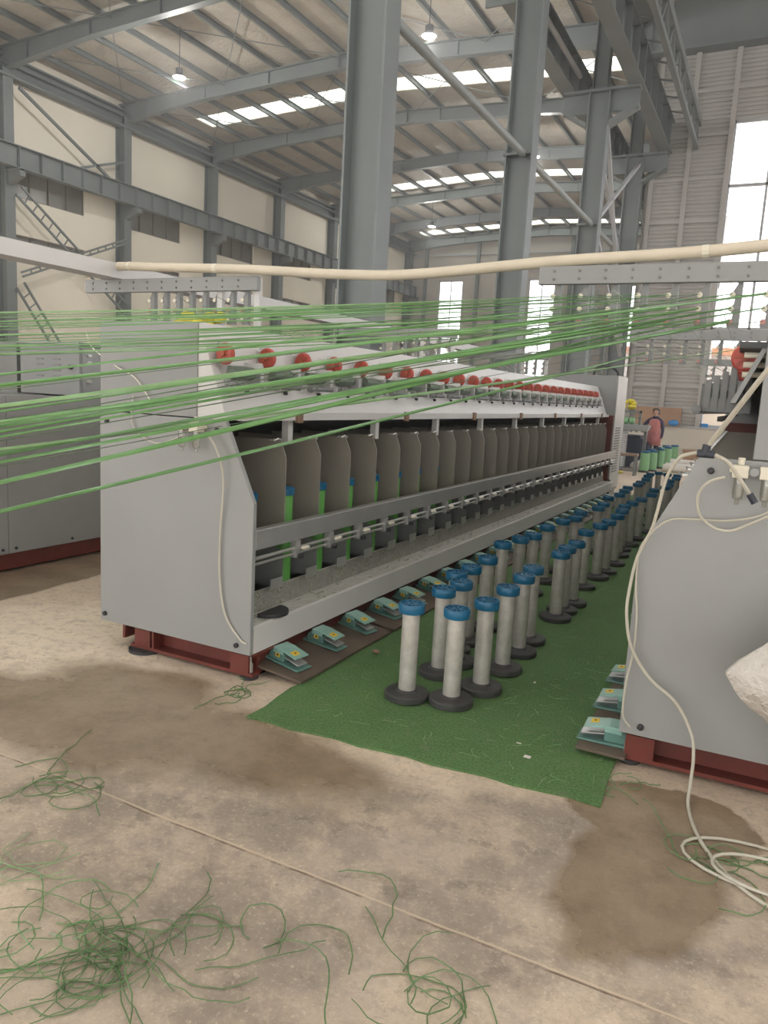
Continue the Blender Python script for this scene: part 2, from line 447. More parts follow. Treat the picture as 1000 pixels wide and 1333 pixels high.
for (a, b) in ((14.25, 20.2), (20.2, 26.1), (26.1, 32.)):
    for (p, q) in ((-27, -21.5), (-21.5, -15.8), (-15.8, -10.3), (-10.3, -5.0)):
        struct(M().tube([(p, a, ztop(p)-.12), (q, b, ztop(q)-.12)], .018, 6).tube([(q, a, ztop(q)-.16), (p, b, ztop(p)-.16)], .018, 6).build('roof_rod_brace_beam', MT['steel']))
def isect(w, d, tf, tw):                     # H outline, depth d along first axis, flange width w along second
    a, b = d/2, w/2
    return [(-a, -b), (-a+tf, -b), (-a+tf, -tw/2), (a-tf, -tw/2), (a-tf, -b), (a, -b), (a, b), (a-tf, b), (a-tf, tw/2), (-a+tf, tw/2), (-a+tf, b), (-a, b)]

def rafter(y, x0, x1):
    # I section following the roof slope, deeper at the ends
    n = 14
    def zb(x): 
        e = max(0, 1-min(x-x0, x1-x)/4.0); return ztop(x)-.55-.28*e
    for (w, f0, f1) in ((.02, 0, 1), (.26, 0, .03), (.26, .97, 1)): pass
    m = M()
    xs = [x0+(x1-x0)*i/n for i in range(n+1)]
    if not any(abs(q+15.8) < 1e-6 for q in xs): xs = sorted(xs+[-15.8])
    def strip(w, lo, hi):
        vs = []; fs = []
        for q in xs:
            a, b = lo(q), hi(q)
            vs += [(q, y-w/2, a), (q, y+w/2, a), (q, y+w/2, b), (q, y-w/2, b)]
        for i in range(len(xs)-1):
            for k in range(4): fs.append((i*4+k, i*4+(k+1) % 4, i*4+4+(k+1) % 4, i*4+4+k))
        fs += [(0, 1, 2, 3), tuple(len(vs)-4+k for k in range(4))]
        m.add(vs, fs)
    strip(.03, lambda q: zb(q)+.03, lambda q: ztop(q)-.03)
    strip(.28, zb, lambda q: zb(q)+.035)
    strip(.28, lambda q: ztop(q)-.035, ztop)
    for q in xs[1:-1:2]: m.box(q-.012, q+.012, y-.12, y+.12, zb(q)+.03, ztop(q)-.03)
    return m
frames = [14.25, 20.2, 26.1, 32., 38., 44., 50., 55.6]
for y in frames:
    struct(rafter(y, XW+.1, XR).build('roof_beam', MT['steel']))
struct(M().box(XR, 14, YR-.35, YR-.05, 12.25, 13.68).box(XR, 14, YR-.5, YR+.05, 12.2, 12.27).build('roof_beam', MT['steel']))
struct(M().prism(isect(.4, .8, .03, .02), 'y', 8, YE).build('x', MT['steel'])); o = bpy.data.objects['x']; o.name = 'eave_beam'; o.location = (XR, 0, 13.2)

# walls behind and beside the camera: unseen, front and east ones added with openings to steer the light
wall_front_added = M().box(XW-.3, -20, -10.2, -10, 0, 6.2).box(XW-.3, -20, -10.2, -10, 12.9, 14.3).box(-20, -9, -10.2, -10, 4.2, 6.2).box(-20, -9, -10.2, -10, 12.9, 14.3).box(-9, 12, -10.2, -10, 4.2, 14.3).box(12, 16, -10.2, -10, 0, 14.3)
struct(wall_front_added.build('wall_front_added', MT['plaster']))
struct(M().box(16, 16.2, -10.2, YR+.3, 0, 4.).box(16, 16.2, -10.2, YR+.3, 10.5, 14.3).build('wall_east_added', MT['clad2']))
struct(M().box(XW-.25, XW, -10.2, 14, 0, 5.).box(XW-.25, XW, -10.2, 14, 9.5, 14.3).build('wall_left_front', MT['plaster']))
# columns on the left wall
for i, y in enumerate(frames):
    c = M().prism([(p[0]+XW+.27, p[1]+y) for p in isect(.42, .55, .03, .03)], 'z', 0, ztop(XW)-.5)
    c.box(XW+.5, XW+1.25, y-.14, y+.14, 9.1, 9.17).prism([(XW+.5, 8.6), (XW+.5, 9.15), (XW+1.25, 9.15), (XW+1.25, 8.9)], 'y', y-.12, y+.12)
    struct(c.build('steel_column', MT['steel']))
struct(M().box(XW, XW+.42, 14, YE, 12.55, 12.62).box(XW+.18, XW+.2, 14, YE, 12.62, 13.2).box(XW, XW+.42, 14, YE, 13.2, 13.27).tube([(XW+.6, 14, 12.5), (XW+.6, YE, 12.5)], .06, 8).tube([(XW+.55, 14, 12.95), (XW+.55, YE, 12.95)], .04, 8).build('eave_beam', MT['steel']))
# crane beam along the left wall with stiffener plates
def crane(x, y0, y1, zb, zt, w=.34, step=1.0):
    m = M().prism([(p[1]+x, p[0]+(zb+zt)/2) for p in isect(w, zt-zb, .035, .025)], 'y', y0, y1)
    y = y0+.3
    while y < y1:
        m.box(x-w/2+.01, x+w/2-.01, y-.012, y+.012, zb+.03, zt-.03); y += step
    return m
struct(crane(XW+1.0, 14, YE-.4, 9.18, 9.98, .34, .98).build('crane_beam', MT['steel']))
# middle column row
row = [8.45, 14.3, 20.2, 26.0-.45, 32., 38., 44., 50.]
for i, y in enumerate(row):
    sc = M(); cx = XR+.02 if i else XR-.0
    sc.prism([(p[0]+cx, p[1]+y+.2) for p in isect(.36, .52, .03, .03)], 'z', 0, 9.4)
    if i != 99:
        sc.box(XR-.9, XR+.98, y+.02, y+.38, 9.32, 9.38).box(XR-.9, XR+.98, y+.18, y+.22, 8.85, 9.32)
        if i != 1: sc.prism([(XR+.26, 8.5), (XR+.98, 8.9), (XR+.98, 8.95), (XR+.26, 8.6)], 'y', y+.02, y+.38)
        if i != 1: sc.prism([(XR-.26, 8.5), (XR-.9, 8.9), (XR-.9, 8.95), (XR-.26, 8.6)], 'y', y+.02, y+.38)
        sc.prism([(p[0]*.72+XR, p[1]+y+.2) for p in isect(.34, .5, .03, .03)], 'z', 9.38, 13.4)
        for z in ((6.15,) if i else ()): sc.box(XR-.27, XR+.27, y+.0, y+.4, z-.02, z+.02)
    o = struct(sc.build('steel_column', MT['steel']))
o = struct(crane(XR-.8, 8, YE-.4, 9.38, 10.3, .36).build('crane_beam', MT['steel']))
o = struct(crane(XR+.88, 8, YR-.1, 9.38, 10.3, .36).build('crane_beam', MT['steel']))
tr = M().beam((XR+1.75, 8, 10.2), (XR+1.75, YR-.1, 10.2), .14, .2).beam((XR+1.75, 8, 9.5), (XR+1.75, YR-.1, 9.5), .12, .12)
y = 8.
while y < YR-1:
    tr.beam((XR+1.75, y, 9.5), (XR+1.75, y+.6, 10.2), .06, .06).beam((XR+1.75, y+.6, 10.2), (XR+1.75, y+1.2, 9.5), .06, .06)
    tr.beam((XR+1.05, y, 10.25), (XR+1.75, y+.6, 10.25), .05, .03); y += 1.2
struct(tr.build('walkway_beam', MT['steel']))
# tie pipes between the columns of the row, and cross bracing
for a, b in zip(row[:-1], row[1:]):
    struct(M().tube([(XR+.1, a+.35, 6.15), (XR+.1, b+.05, 6.15)], .07, 12).build('tie_beam', MT['tie'], smooth=True))
struct(M().tube([(XR-.5, 8, 9.7), (XR-.5, 20.2, 9.7)], .06, 12).build('tie_beam', MT['steel2'], smooth=True))
for (p, q) in (((XR+.2, 20.6, 6.4), (XR+.2, 25.4, 9.0)), ((XR+.2, 20.6, 8.6), (XR+.2, 25.4, 3.5)), ((XR+.2, 20.6, 5.9), (XR+.2, 25.4, 3.2)), ((XR-.15, 20.6, 8.8), (XR-.15, 25.4, 6.3))):
    struct(M().beam(p, q, .09, .09).build('brace_beam', MT['steel2']))
# bracing on the left wall between the first and second column: light rods above, laced struts below
XB = XW+.62
for (p, q) in (((XB, 20.6, 12.2), (XB, 25.8, 9.7)), ((XB, 22.3, 9.7), (XB, 25.8, 11.0))):
    struct(M().beam(p, q, .1, .1).build('brace_beam', MT['steel']))
def laced(p, q, wv, name='laced_brace_beam'):
    p, q = Vector(p), Vector(q); d = (q-p).normalized(); w = d.cross(Vector((1, 0, 0))).normalized()*wv/2
    m = M().beam(p+w, q+w, .08, .07).beam(p-w, q-w, .08, .07)
    n = max(3, int((q-p).length/.42))
    for i in range(1, n): c = p+(q-p)*i/n; m.beam(c+w, c-w, .04, .04)
    return struct(m.build(name, MT['steel']))
laced((XB, 20.5, 8.5), (XB, 25.9, 4.75), .42)
laced((XB+.1, 20.5, 5.4), (XB+.1, 25.9, 7.7), .16)
laced((XB, 20.5, 5.0), (XB, 24.0, .4), .42)
laced((XB, 25.8, 4.4), (XB, 23.0, .4), .42)

# far end wall with three tall openings
def wall_y(name, y, th, x0, x1, z0, z1, holes, mat):
    m = M(); holes = sorted(holes); xs = x0
    for (a, b, c, d) in holes:
        if a > xs: m.box(xs, a, y, y+th, z0, z1)
        if c > z0: m.box(a, b, y, y+th, z0, c)
        if d < z1: m.box(a, b, y, y+th, d, z1)
        xs = b
    m.box(xs, x1, y, y+th, z0, z1)
    return struct(m.build(name, mat))
eh = [(-24.5, -22.5, 1.5, 10.5), (-17.3, -15.3, 0.0, 10.5), (-10.4, -8.4, 0.0, 10.0)]
wall_y('wall_back', YE, .2, XW-.3, -4.3, 0, 14.3, eh, MT['clad2'])
for z in (2.2, 3.6, 5.2, 6.8, 8.4, 11.2, 12.4):
    g = M(); xs = XW
    for (a, b, c, d) in eh+[(-4.4, -4.4, 0, 0)]:
        if c < z < d or a == -4.4: g.box(xs, a, YE-.12, YE, z-.06, z+.06); xs = b
    if not any(c < z < d for (a, b, c, d) in eh): g = M().box(XW, -4.4, YE-.12, YE, z-.06, z+.06)
    struct(g.build('wall_girt_beam', MT['steel2']))
for x in (-25.6, -21.3, -18.4, -14.2, -11.5, -7.3):
    struct(M().box(x-.12, x+.12, YE-.3, YE-.12, 0, 13.6).build('wall_post_trim', MT['steel']))
for k, (a, b, c, d) in enumerate(eh):
    w = sgroup('window_%d' % (30+k)); w.location = (a, YE, c)
    H = d-c; L = b-a; fr = M().box(0, L, .05, .13, 0, .07).box(0, L, .05, .13, H-.07, H).box(0, .07, .05, .13, 0, H).box(L-.07, L, .05, .13, 0, H).box(L/2-.03, L/2+.03, .06, .12, 0, H)
    for j in range(1, 6): fr.box(0, L, .06, .12, H*j/6-.03, H*j/6+.03)
    fr.build('window_frame', MT['steel2'], w)
    M().box(.05, L-.05, .085, .095, .05, H-.05).build('pane', MT['glass'], w)
# near end wall of ribbed sheet on a cream plinth, with one very large window
def ribbed(name, x0, x1, z0, z1, y=YR):
    pr = []; z = z0; p = .12
    while z < z1-1e-6:
        zt = min(z+p, z1); pr += [(y-.035, z), (y-.035, z+(zt-z)*.55), (y, z+(zt-z)*.7), (y, zt-.002)]; z += p
    pr += [(y+.1, z1), (y+.1, z0)]
    return struct(M().prism(pr, 'x', x0, x1).build(name, MT['clad']))
XL = -4.37
ribbed('wall_right', XL, -2.12, 1.05, 12.6)
ribbed('wall_right_panel', -2.12, 4.2, 10.2, 12.6)
ribbed('wall_right_panel', 4.2, 14, 1.05, 12.6)
struct(M().box(XL, 14, YR-.12, YR+.15, 0, 1.05).build('baseboard_right', MT['plinth']))
struct(M().box(XL, 14, YR-.16, YR+.15, 1.05, 1.1).build('trim_1', MT['steel2']))
for z in (2.35, 3.6, 4.85, 6.1, 7.35, 8.6, 9.85, 11.1):
    g = M().box(XL, -2.12, YR-.11, YR-.02, z-.05, z+.05)
    if z > 10.2: g.box(-2.12, 12, YR-.11, YR-.02, z-.05, z+.05)
    struct(g.build('wall_girt_beam', MT['clad']))
for x in (XL+.05, -3.3, -2.17):
    struct(M().box(x-.07, x+.07, YR-.13, YR-.02, 1.05, 12.3).build('wall_post_trim', MT['clad']))
w = sgroup('window_35'); w.location = (-2.12, YR, 1.1)
fr = M(); L = 6.32; H = 9.1
for z in (0, 1.55, 3.0, 5.3, 7.2, H-.08): fr.box(0, L, -.02, .06, z, z+.08)
for x in (0, 1.05, 2.1, 3.15, 4.2, 5.25, L-.08): fr.box(x, x+.07, -.02, .06, 0, H)
fr.build('window_frame', MT['steel2'], w)
M().box(.03, L-.03, .015, .025, .03, H-.03).build('pane', MT['glass'], w)
struct(M().box(-4.5, -4.3, YR+.02, YE, 0, 13.5).build('wall_side', MT['clad2']))

# seen through the windows
b = thing('orange_building', 'orange rendered building seen low through the far end windows', 'building', (-24, 74, 0))
M().box(0, 13, 0, 9, 0, 3.4).build('wall', MT['orange'], b)
M().box(-.4, 13.4, -.5, 9.4, 3.4, 3.7).build('roof', MT['cream'], b)
b = thing('pale_building', 'pale rendered building with an orange eave outside the big window', 'building', (-4.5, 60, 0))
M().box(-8, 24, 0, 9, 0, 3.6).build('wall', MT['cream'], b)
M().box(-8.4, 24.4, -.4, 9.4, 5.6, 6.1).build('eave', MT['orange'], b)
M().box(-7.8, 23.8, .2, 8.8, 3.6, 5.6).build('upper_wall', MT['paper'], b)

# high bay lamps hung from the roof
lamp_lab = ['high bay lamp hanging above the cream wall near the second roof beam', 'high bay lamp hanging between the two nearest steel columns', 'small high bay lamp far back over the far end wall',
            'high bay lamp showing beside the second steel column', ]
for (x, y, z), lb in zip(((-20.2, 22.1, 12.3), (-10.65, 22.4, 12.35), (-20.9, 46., 12.3), (-10.8, 34.3, 12.3)), lamp_lab):
    t = thing('high_bay_lamp', lb, 'lamp', (x, y, z), 0, 'high bay lamps')
    M().lathe([(.05, .28), (.13, .26), (.13, .1), (.17, .05), (.24, 0), (.22, -.02)], 20).build('housing', MT['lampbody'], t, True)
    M().lathe([(.22, -.022), (.2, -.035), (.001, -.04)], 20).build('lamp_face', MT['lamp'], t)
    M().tube([(0, 0, .28), (0, 0, ztop(x)-z+.15)], .012, 6).build('cable', MT['wirebl'], t)

# ------------------------------------------------------------------ twisting machines
PITCH, NP = .3755, 26
def machine(fx, sx, y0, label, du=0., dy=0., shut=True):
    """fx: x of the aisle-side face, sx: +1 when the machine lies towards +x from it, y0: front"""
    U = lambda u: fx + sx*u
    def bx(m, u0, u1, a, b, z0, z1): return m.box(min(U(u0), U(u1)), max(U(u0), U(u1)), y0+a, y0+b, z0, z1)
    t = thing('twisting_machine', label, 'machine', (U(.56), y0, 0))
    off = Vector((-U(.56), -y0, 0))
    def put(m, name, mat, parent=None, **k):
        o = m.build(name, mat, parent or t, **k)
        if parent is None: o.location = off
        return o
    LEN = 10.3
    W = 1.12
    P = lambda poly: [(U(u), z) for u, z in poly]
    ep = put(M().prism(P([(0, .155), (0, .99), (.2, 1.413), (W, 1.413), (W, .155)]), 'y', y0, y0+.03), 'end_panel', MT['panel'], bevel=.004)
    for (u, z) in ((.09, .2), (1.08, .2), (.25, 1.36), (1.06, 1.36)): M().lathe([(.014, 0), (.014, -.012), (.008, -.016)], 10, (U(u), y0, z), 'y').build('bolt', MT['black'], ep)
    put(M().prism(P([(.4, 1.418), (.4, 1.925), (W, 1.925), (W, 1.418)]), 'y', y0+.005, y0+.035), 'upper_end_panel', MT['panel2'], bevel=.003)
    ub, zb_ = (.2, 1.416) if shut else (.29, 1.64)
    m = M().prism(P([(ub, zb_), (.41, 1.925), (.43, 1.925), (ub+.02, zb_)]), 'y', y0+.035, y0+LEN)
    if shut: m.prism(P([(.172, 1.413), (.172, 1.46), (.2, 1.46), (.2, 1.413)]), 'y', y0+.1, y0+LEN)
    if shut: m.prism(P([(.2, 1.416), (.4, 1.925), (.4, 1.416)]), 'y', y0+.012, y0+.036)
    side = put(m, 'side_cover', MT['white'] if shut else MT['midgrey'])
    for k in range(NP):
        M().lathe([(.011, -.012), (.011, .012)], 8, (U(.255), y0+.25+k*PITCH, 1.57), 'x').build('bolt', MT['black'], side)
    for k in range(7 if shut else 0): bx(M(), .155, .175, .62+k*1.5, .68+k*1.5, 1.40, 1.47).build('clip', MT['brownclip'], side)
    put(bx(M(), .41, W, .035, LEN, 1.90, 1.925), 'top_cover', MT['panel2'])
    put(bx(M(), W-.03, W, .03, LEN, .155, 1.925), 'back_cover', MT['panel'])
    m = bx(M(), .74, .77, .03, LEN, .155, 1.40); bx(m, .16, .75, .03, LEN, .158, .19); bx(m, .3, .75, .03, LEN, *((1.385, 1.41) if shut else (1.86, 1.885)))
    put(m, 'inner_wall', MT['darkcav'])
    # base frame of red oxide channel
    m = M()
    for (a, b) in ((.03, .25), (LEN-.2, LEN)):
        bx(m, -.0, .9, a, b, .022, .04); bx(m, .03, .87, a+.08, a+.1, .04, .14); bx(m, 0, .9, a+.02, b, .14, .153)
        for u in (.14, .72): bx(m, u, u+.014, a+.0, a+.1, .04, .14)
    bx(m, .06, .075, .1, LEN, .03, .153); bx(m, -.0, .075, .1, LEN, .022, .035); bx(m, W-.1, W-.08, .1, LEN, .03, .153)
    bx(m, .03, .14, .03, .045, .04, .14); bx(m, .75, .87, .03, .045, .04, .14)
    base = put(m, 'base_frame', MT['red'])
    for u in (.03, .8): M().lathe([(.018, .03), (.018, .09), (.01, .09), (.01, .13)], 10, (U(u+.01), y0+.06, 0)).build('levelling_bolt', MT['bright'], base)
    for u, q in ((.05, .5), (.82, 1.)): M().lathe([(.10*q, 0), (.10*q, .02), (.06*q, .022)], 20, (U(u), y0+.07, 0)).build('foot_pad', MT['black'], base)
    # front trough, bent sheet with dusty bottom
    m = M().prism(P([(0, .157), (0, .300), (.012, .306), (.17, .300), (.182, .43), (.174, .43), (.162, .29), (.012, .294), (.012, .157)]), 'y', y0+.032, y0+LEN)
    tr = put(m, 'trough', MT['white'])
    M().prism(P([(.014, .306), (.165, .301), (.165, .305), (.014, .310)]), 'y', y0+.05, y0+LEN-.02).build('dusty_bottom', MT['ledge'], tr)
    M().prism(P([(.172, .305), (.181, .425), (.172, .428), (.163, .305)]), 'y', y0+.04, y0+LEN-.02).build('back_sheet', MT['channel'], tr)
    # rail with rods
    m = bx(M(), 0.0, .045, .032, LEN, .735, .842)
    rail = put(m, 'rail', MT['alu'], bevel=.004)
    bx(M(), .004, .04, .032, LEN, .842, .848).build('rail_cap', MT['bright'], rail)
    M().tube([(U(.005), y0+.03, .69), (U(.005), y0+LEN, .69)], .010, 10).tube([(U(.015), y0+.03, .655), (U(.015), y0+LEN, .655)], .008, 10).build('rod', MT['bright'], rail, True)
    # posts holding the upper box
    for k in range(9 if shut else 0):
        put(bx(M(), .205, .25, .595+k*1.1265, .645+k*1.1265, 1.27, 1.413), 'post', MT['white'])
    # one partition sheet, brake bracket and winding unit for every spindle
    part = M().prism(P([(.10, .80), (.10, 1.205), (.145, 1.303), (.74, 1.303), (.74, .74), (.3, .74)]), 'y', y0+.43, y0+.436).build('partition_sheet', MT['partition'], t)
    M().prism(P([(.10, .43), (.10, .66), (.3, .70), (.74, .70), (.74, .19), (.3, .19), (.3, .43)]), 'y', y0+.43, y0+.434).build('lower_sheet', MT['dkgrey'], part)
    M().prism(P([(.098, .44), (.098, .505), (.094, .505), (.094, .44)]), 'y', y0+.31, y0+.43).build('clip_sheet', MT['alu'], part)
    M().tube([(U(.13), y0+.425, 1.30), (U(.11), y0+.36, 1.315), (U(.12), y0+.33, 1.305)], .006, 6).box(min(U(.12), U(.15)), max(U(.12), U(.15)), y0+.33, y0+.42, 1.303, 1.312).build('yarn_guide', MT['bright'], part)
    br = bx(bx(M(), -.012, .03, .40, .445, .635, .735), -.016, .0, .395, .45, .64, .70).build('brake_bracket', MT['alu'], t)
    M().lathe([(.013, 0), (.016, .012), (.012, .028)], 10, (U(-.016) , y0+.425, .645), 'x').build('knob', MT['black'], br, True)
    M().ell((U(-.03), y0+.47, .69), (.016, .045, .012)).build('handle', MT['ivory'], br, True)
    pm = MT['alu'] if shut else MT['dkgrey']
    if shut: un = M().prism([(y0+.085, 1.60), (y0+.085, 1.80), (y0+.10, 1.83), (y0+.115, 1.80), (y0+.125, 1.64), (y0+.115, 1.60)], 'x', min(U(.27), U(.34)), max(U(.27), U(.34)))
    else:
        un = M().box(*sorted((U(.17), U(.37))), y0+.085, y0+.115, 1.60, 1.66)
        for q in range(6): un.box(*sorted((U(.175+.033*q), U(.2+.033*q))), y0+.08, y0+.118, 1.61, 1.74+.02*((q*5) % 4))
    un = un.build('winding_unit', pm, t)
    M().prism([(y0+.3, 1.62), (y0+.3, 1.70), (y0+.315, 1.73), (y0+.33, 1.70), (y0+.33, 1.62)], 'x', min(U(.2+du), U(.33)), max(U(.2+du), U(.33))).build('bracket_plate', pm, un)
    dd = 0 if shut else .06
    dz = 0 if shut else .075
    M().lathe([(.012, -.004), (.05, -.004), (.058, .004), (.058, .018), (.05, .026), (.012, .026)], 22, (U(.265+dd), y0+.06, 1.765+dz), 'y').build('red_disc', MT['redplastic'], un, True)
    sp = M()
    for k in range(8): sp.obox((U(.265+dd)+.03*math.cos(k*PI/4), y0+.054, 1.765+dz+.03*math.sin(k*PI/4)), (.04, .006, .008), Matrix.Rotation(-k*PI/4, 3, 'Y'))
    sp.lathe([(.014, 0), (.014, .03)], 12, (U(.265+dd), y0+.04, 1.765+dz), 'y')
    sp.build('hub', MT['redlight'], un, True)
    M().lathe([(.01, 0), (.034, .004), (.036, .1), (.034, .19), (.01, .195)], 18, (U(.26+du), y0+.1, 1.672), 'y').build('roller', MT['roller'], un, True)
    M().lathe([(.006, -.05), (.021, -.045), (.021, -.015), (.009, -.01), (.009, .03), (.015, .035), (.015, .22), (.006, .225)], 12, (U(.2+du), y0+.1, 1.605), 'y').build('guide_roller', MT['dkgrey'], un, True)
    for o in (part, br): o.location = off
    un.location = off = off+Vector((0, 0, 0))
    un.location = off+Vector((0, dy, 0))
    for k in range(1, NP):
        for src in ((part, br, un) if k < NP-1 or not dy else (part, br)):
            c = copy_tree(src, t); c.location = off+Vector((0, k*PITCH+(dy if src is un else 0), 0))
    # headstock at the far end
    ya, yb = LEN, LEN+.9
    hs = put(bx(bx(M(), .085, W+.1, ya+.02, yb, .1, 2.12), .1, W, ya+.1, yb-.1, 0, .1), 'headstock', MT['panel2'], bevel=.006)
    bx(M(), .1, W, ya-.02, ya+.02, .16, 1.44).build('front_plate', MT['red'], hs)
    m = bx(M(), .073, .085, ya+.02, yb, .16, 2.12)
    m.build('side_cover', MT['white'], hs)
    m = M()
    for k in range(18): bx(m, .066, .076, ya+.15, ya+.6, .45+k*.045, .47+k*.045)
    m.build('louvre', MT['dkgrey'], hs)
    M().tube(spline([(U(.55), y0+ya+.2, 2.1), (U(.5), y0+ya+.2, 2.25), (U(.3), y0+ya+.2, 2.28), (U(.15), y0+ya+.2, 2.2), (U(.12), y0+ya+.2, 2.1)]), .022, 8).build('cable', MT['black'], hs, True)
    # air preparation set on the end panel
    ar = M().box(*sorted((U(.33)-.0, U(.39))), y0-.07, y0-.01, 1.345, 1.395).box(*sorted((U(.43), U(.49))), y0-.07, y0-.01, 1.345, 1.395).box(*sorted((U(.39), U(.43))), y0-.055, y0-.015, 1.355, 1.385)
    ar.box(*sorted((U(.32), U(.5))), y0-.012, y0+.002, 1.36, 1.38)
    ar.lathe([(.012, 0), (.014, .03)], 10, (U(.36), y0-.04, 1.395))
    ar = put(ar, 'air_regulator', MT['ivory'], bevel=.004)
    for u in (.36, .46): M().lathe([(.02, 0), (.022, -.06), (.018, -.085), (.008, -.09), (.008, -.11)], 14, (U(u), y0-.04, 1.345)).build('bowl', MT['bowl'], ar, True)
    g_ = M().lathe([(.02, 0), (.022, -.014), (.018, -.016)], 16, (U(.41), y0-.055, 1.372), 'y').build('gauge', MT['dkgrey'], ar, True)
    M().lathe([(.016, -.0162), (.001, -.0168)], 16, (U(.41), y0-.055, 1.372), 'y').build('dial', MT['panel'], g_)
    return t
machine(-2.38, -1, 3.2, 'long grey twisting machine with red discs and brown partitions beside the green mat')
mach = machine(-.46, 1, 3.38, 'grey twisting machine cut by the picture edge, white sack leaning on its end panel', -.05, .25, False)

pv = Matrix.Translation((-.46, 3.38, 0)) @ Matrix.Rotation(.034, 4, 'Z') @ Matrix.Translation((.46, -3.38, 0))
mach.location = pv @ mach.location; mach.rotation_euler.z = .034
for z_ in (1.84, 1.80, 1.76): M().tube([(-.24, .14, z_), (-.10, .14, z_)], .012, 8).build('yarn_rod', MT['ivory'], mach, True)

# third machine, of which the flat back is seen
t = thing('twisting_machine', 'twisting machine behind the near one, flat grey back above a red base', 'machine', (-6, 2, 0))
for k in range(10):
    p = M().box(.57, .6, -.5+k*1.25, .745+k*1.25, .152, 1.43).build('back_panel', MT['panel'], t, bevel=.003)
    for q in (.06, .62, 1.19): M().lathe([(.012, 0), (.012, .01)], 8, (.6, -.5+k*1.25+q, .19), 'x').build('bolt', MT['black'], p)
M().box(-.55, .57, -.5, 12, .152, 1.42).build('body', MT['dkgrey'], t)
M().box(-.3, .45, 3.9, 12, 1.42, 1.9).build('upper_box', MT['dkgrey'], t)
M().box(-1.4, -.45, 2.9, 4., 0, 1.9).build('side_unit', MT['dkgrey'], t)
M().box(-.5, .575, -.5, 12, .02, .152).build('base_frame', MT['red'], t)
for k in range(5): M().lathe([(.02, 0), (.02, .02), (.009, .022), (.009, .1)], 10, (.60, .9+k*2.2, 0)).build('levelling_bolt', MT['bright'], t)
c = thing('control_cabinet', 'grey control cabinet with vent slots on top of the rear machine', 'cabinet', (-5.85, 4.8, 1.432))
body = M().box(-.42, .35, 0, .62, 0, .45).build('body', MT['midgrey'], c, bevel=.004)
m = M()
for i in range(5):
    for x in (-.2, .02): m.box(x, x+.09, -.006, .004, .16+i*.05, .172+i*.05)
m.build('vent_slot', MT['dkgrey'], body)
M().lathe([(.02, 0), (.022, -.02)], 12, (.25, 0, .25), 'y').build('lock', MT['black'], c)
M().box(-.44, .37, -.02, .64, .45, .468).build('lid', MT['panel'], c)
m = M().box(.35, .362, .03, .5, .03, .43).build('door', MT['panel'], c)
M().box(.362, .385, .07, .11, .12, .15).box(.362, .385, .07, .11, .28, .31).box(.362, .385, .07, .11, .35, .37).build('handle', MT['bright'], m)
M().box(.355, .37, .5, .54, .01, .42).build('edge_seal', MT['black'], c)

# ------------------------------------------------------------------ yarn bobbins standing in the machine
pk = thing('wound_bobbin', 'x', 'bobbin', (0, 0, 0), 0, 'wound bobbins in the machine')
M().lathe([(.09, 0), (.09, .03), (.05, .035), (.05, .06)], 24).build('spindle_pot', MT['dkgrey'], pk, True)
M().lathe([(.05, .06), (.052, .1), (.052, .76), (.045, .77)], 20).build('yarn_package', MT['package'], pk, True)
M().lathe([(.045, .768), (.062, .77), (.062, .81), (.05, .818), (.02, .818)], 24).build('blue_cap', MT['blue'], pk, True)
for k in range(10):
    o = pk if k == 0 else copy_tree(pk)
    o.location = (-2.615, 3.45+.375*k, .19)
    o['label'] = 'green-wound bobbin with blue cap, in the %s bay of the long machine' % (ORD[k]+(' (nearest)' if k == 0 else ''))
pk['label'] = 'green-wound bobbin with blue cap, in the nearest bay of the long machine'

# ------------------------------------------------------------------ empty bobbins on the mat
def bobbin_proto():
    t = thing('bobbin', 'x', 'bobbin', (0, 0, 0), 0, 'empty bobbins on the green mat')
    M().lathe([(.112, 0), (.118, .004), (.118, .03), (.112, .036), (.06, .04), (.05, .05)], 36).build('base_disc', MT['basedisc'], t, True)
    M().lathe([(.044, .04), (.046, .05), (.046, .475), (.04, .48)], 28).build('tube', MT['tube'], t, True)
    cp = M().lathe([(.045, .466), (.066, .468), (.069, .474), (.069, .512), (.066, .517), (.060, .517), (.058, .475), (.018, .475), (.018, .516), (.011, .516), (.011, .50)], 32)
    cp = cp.build('cap', MT['blue'], t, True)
    m = M()
    for k in range(10):
        a = 2*PI*k/10
        m.obox((.039*math.cos(a), .039*math.sin(a), .508), (.044, .008, .012), Matrix.Rotation(a, 3, 'Z'))
    m.build('spoke', MT['blue'], cp)
    m = M()
    m.lathe([(.057, .4755), (.019, .4765)], 28)
    m.build('bore', MT['navybin'], cp)
    return t
pos = [(-1.57, 3.5), (-1.34, 3.56), (-1.27, 3.82), (-1.56, 3.91), (-1.54, 4.13), (-1.65, 4.33), (-1.64, 4.56), (-1.65, 4.91), (-1.27, 4.19), (-1.28, 4.54), (-1.3, 4.82), (-1.74, 5.51), (-1.7, 5.83), (-1.66, 6.07), (-1.68, 6.57), (-1.66, 7.03), (-1.61, 7.32), (-1.65, 7.74), (-1.28, 5.46), (-1.29, 5.70), (-1.28, 5.97), (-1.34, 6.58), (-1.31, 7.04), (-1.29, 7.34), (-1.29, 7.79), (-1.33, 8.27), (-1.37, 8.65), (-1.35, 9.04), (-1.32, 9.5), (-1.29, 10.13), (-1.58, 8.26), (-1.6, 8.64), (-1.67, 9.29), (-1.62, 9.75), (-1.65, 10.26), (-1.68, 10.71), (-1.64, 11.29), (-1.66, 11.68), (-1.67, 12.29), (-1.73, 12.89), (-1.75, 13.32), (-1.67, 13.73), (-1.51, 13.56), (-1.34, 13.5), (-1.33, 12.42), (-1.27, 11.75), (-1.26, 11.23), (-1.34, 10.76)]
pos.append((-1.3, 12.95))
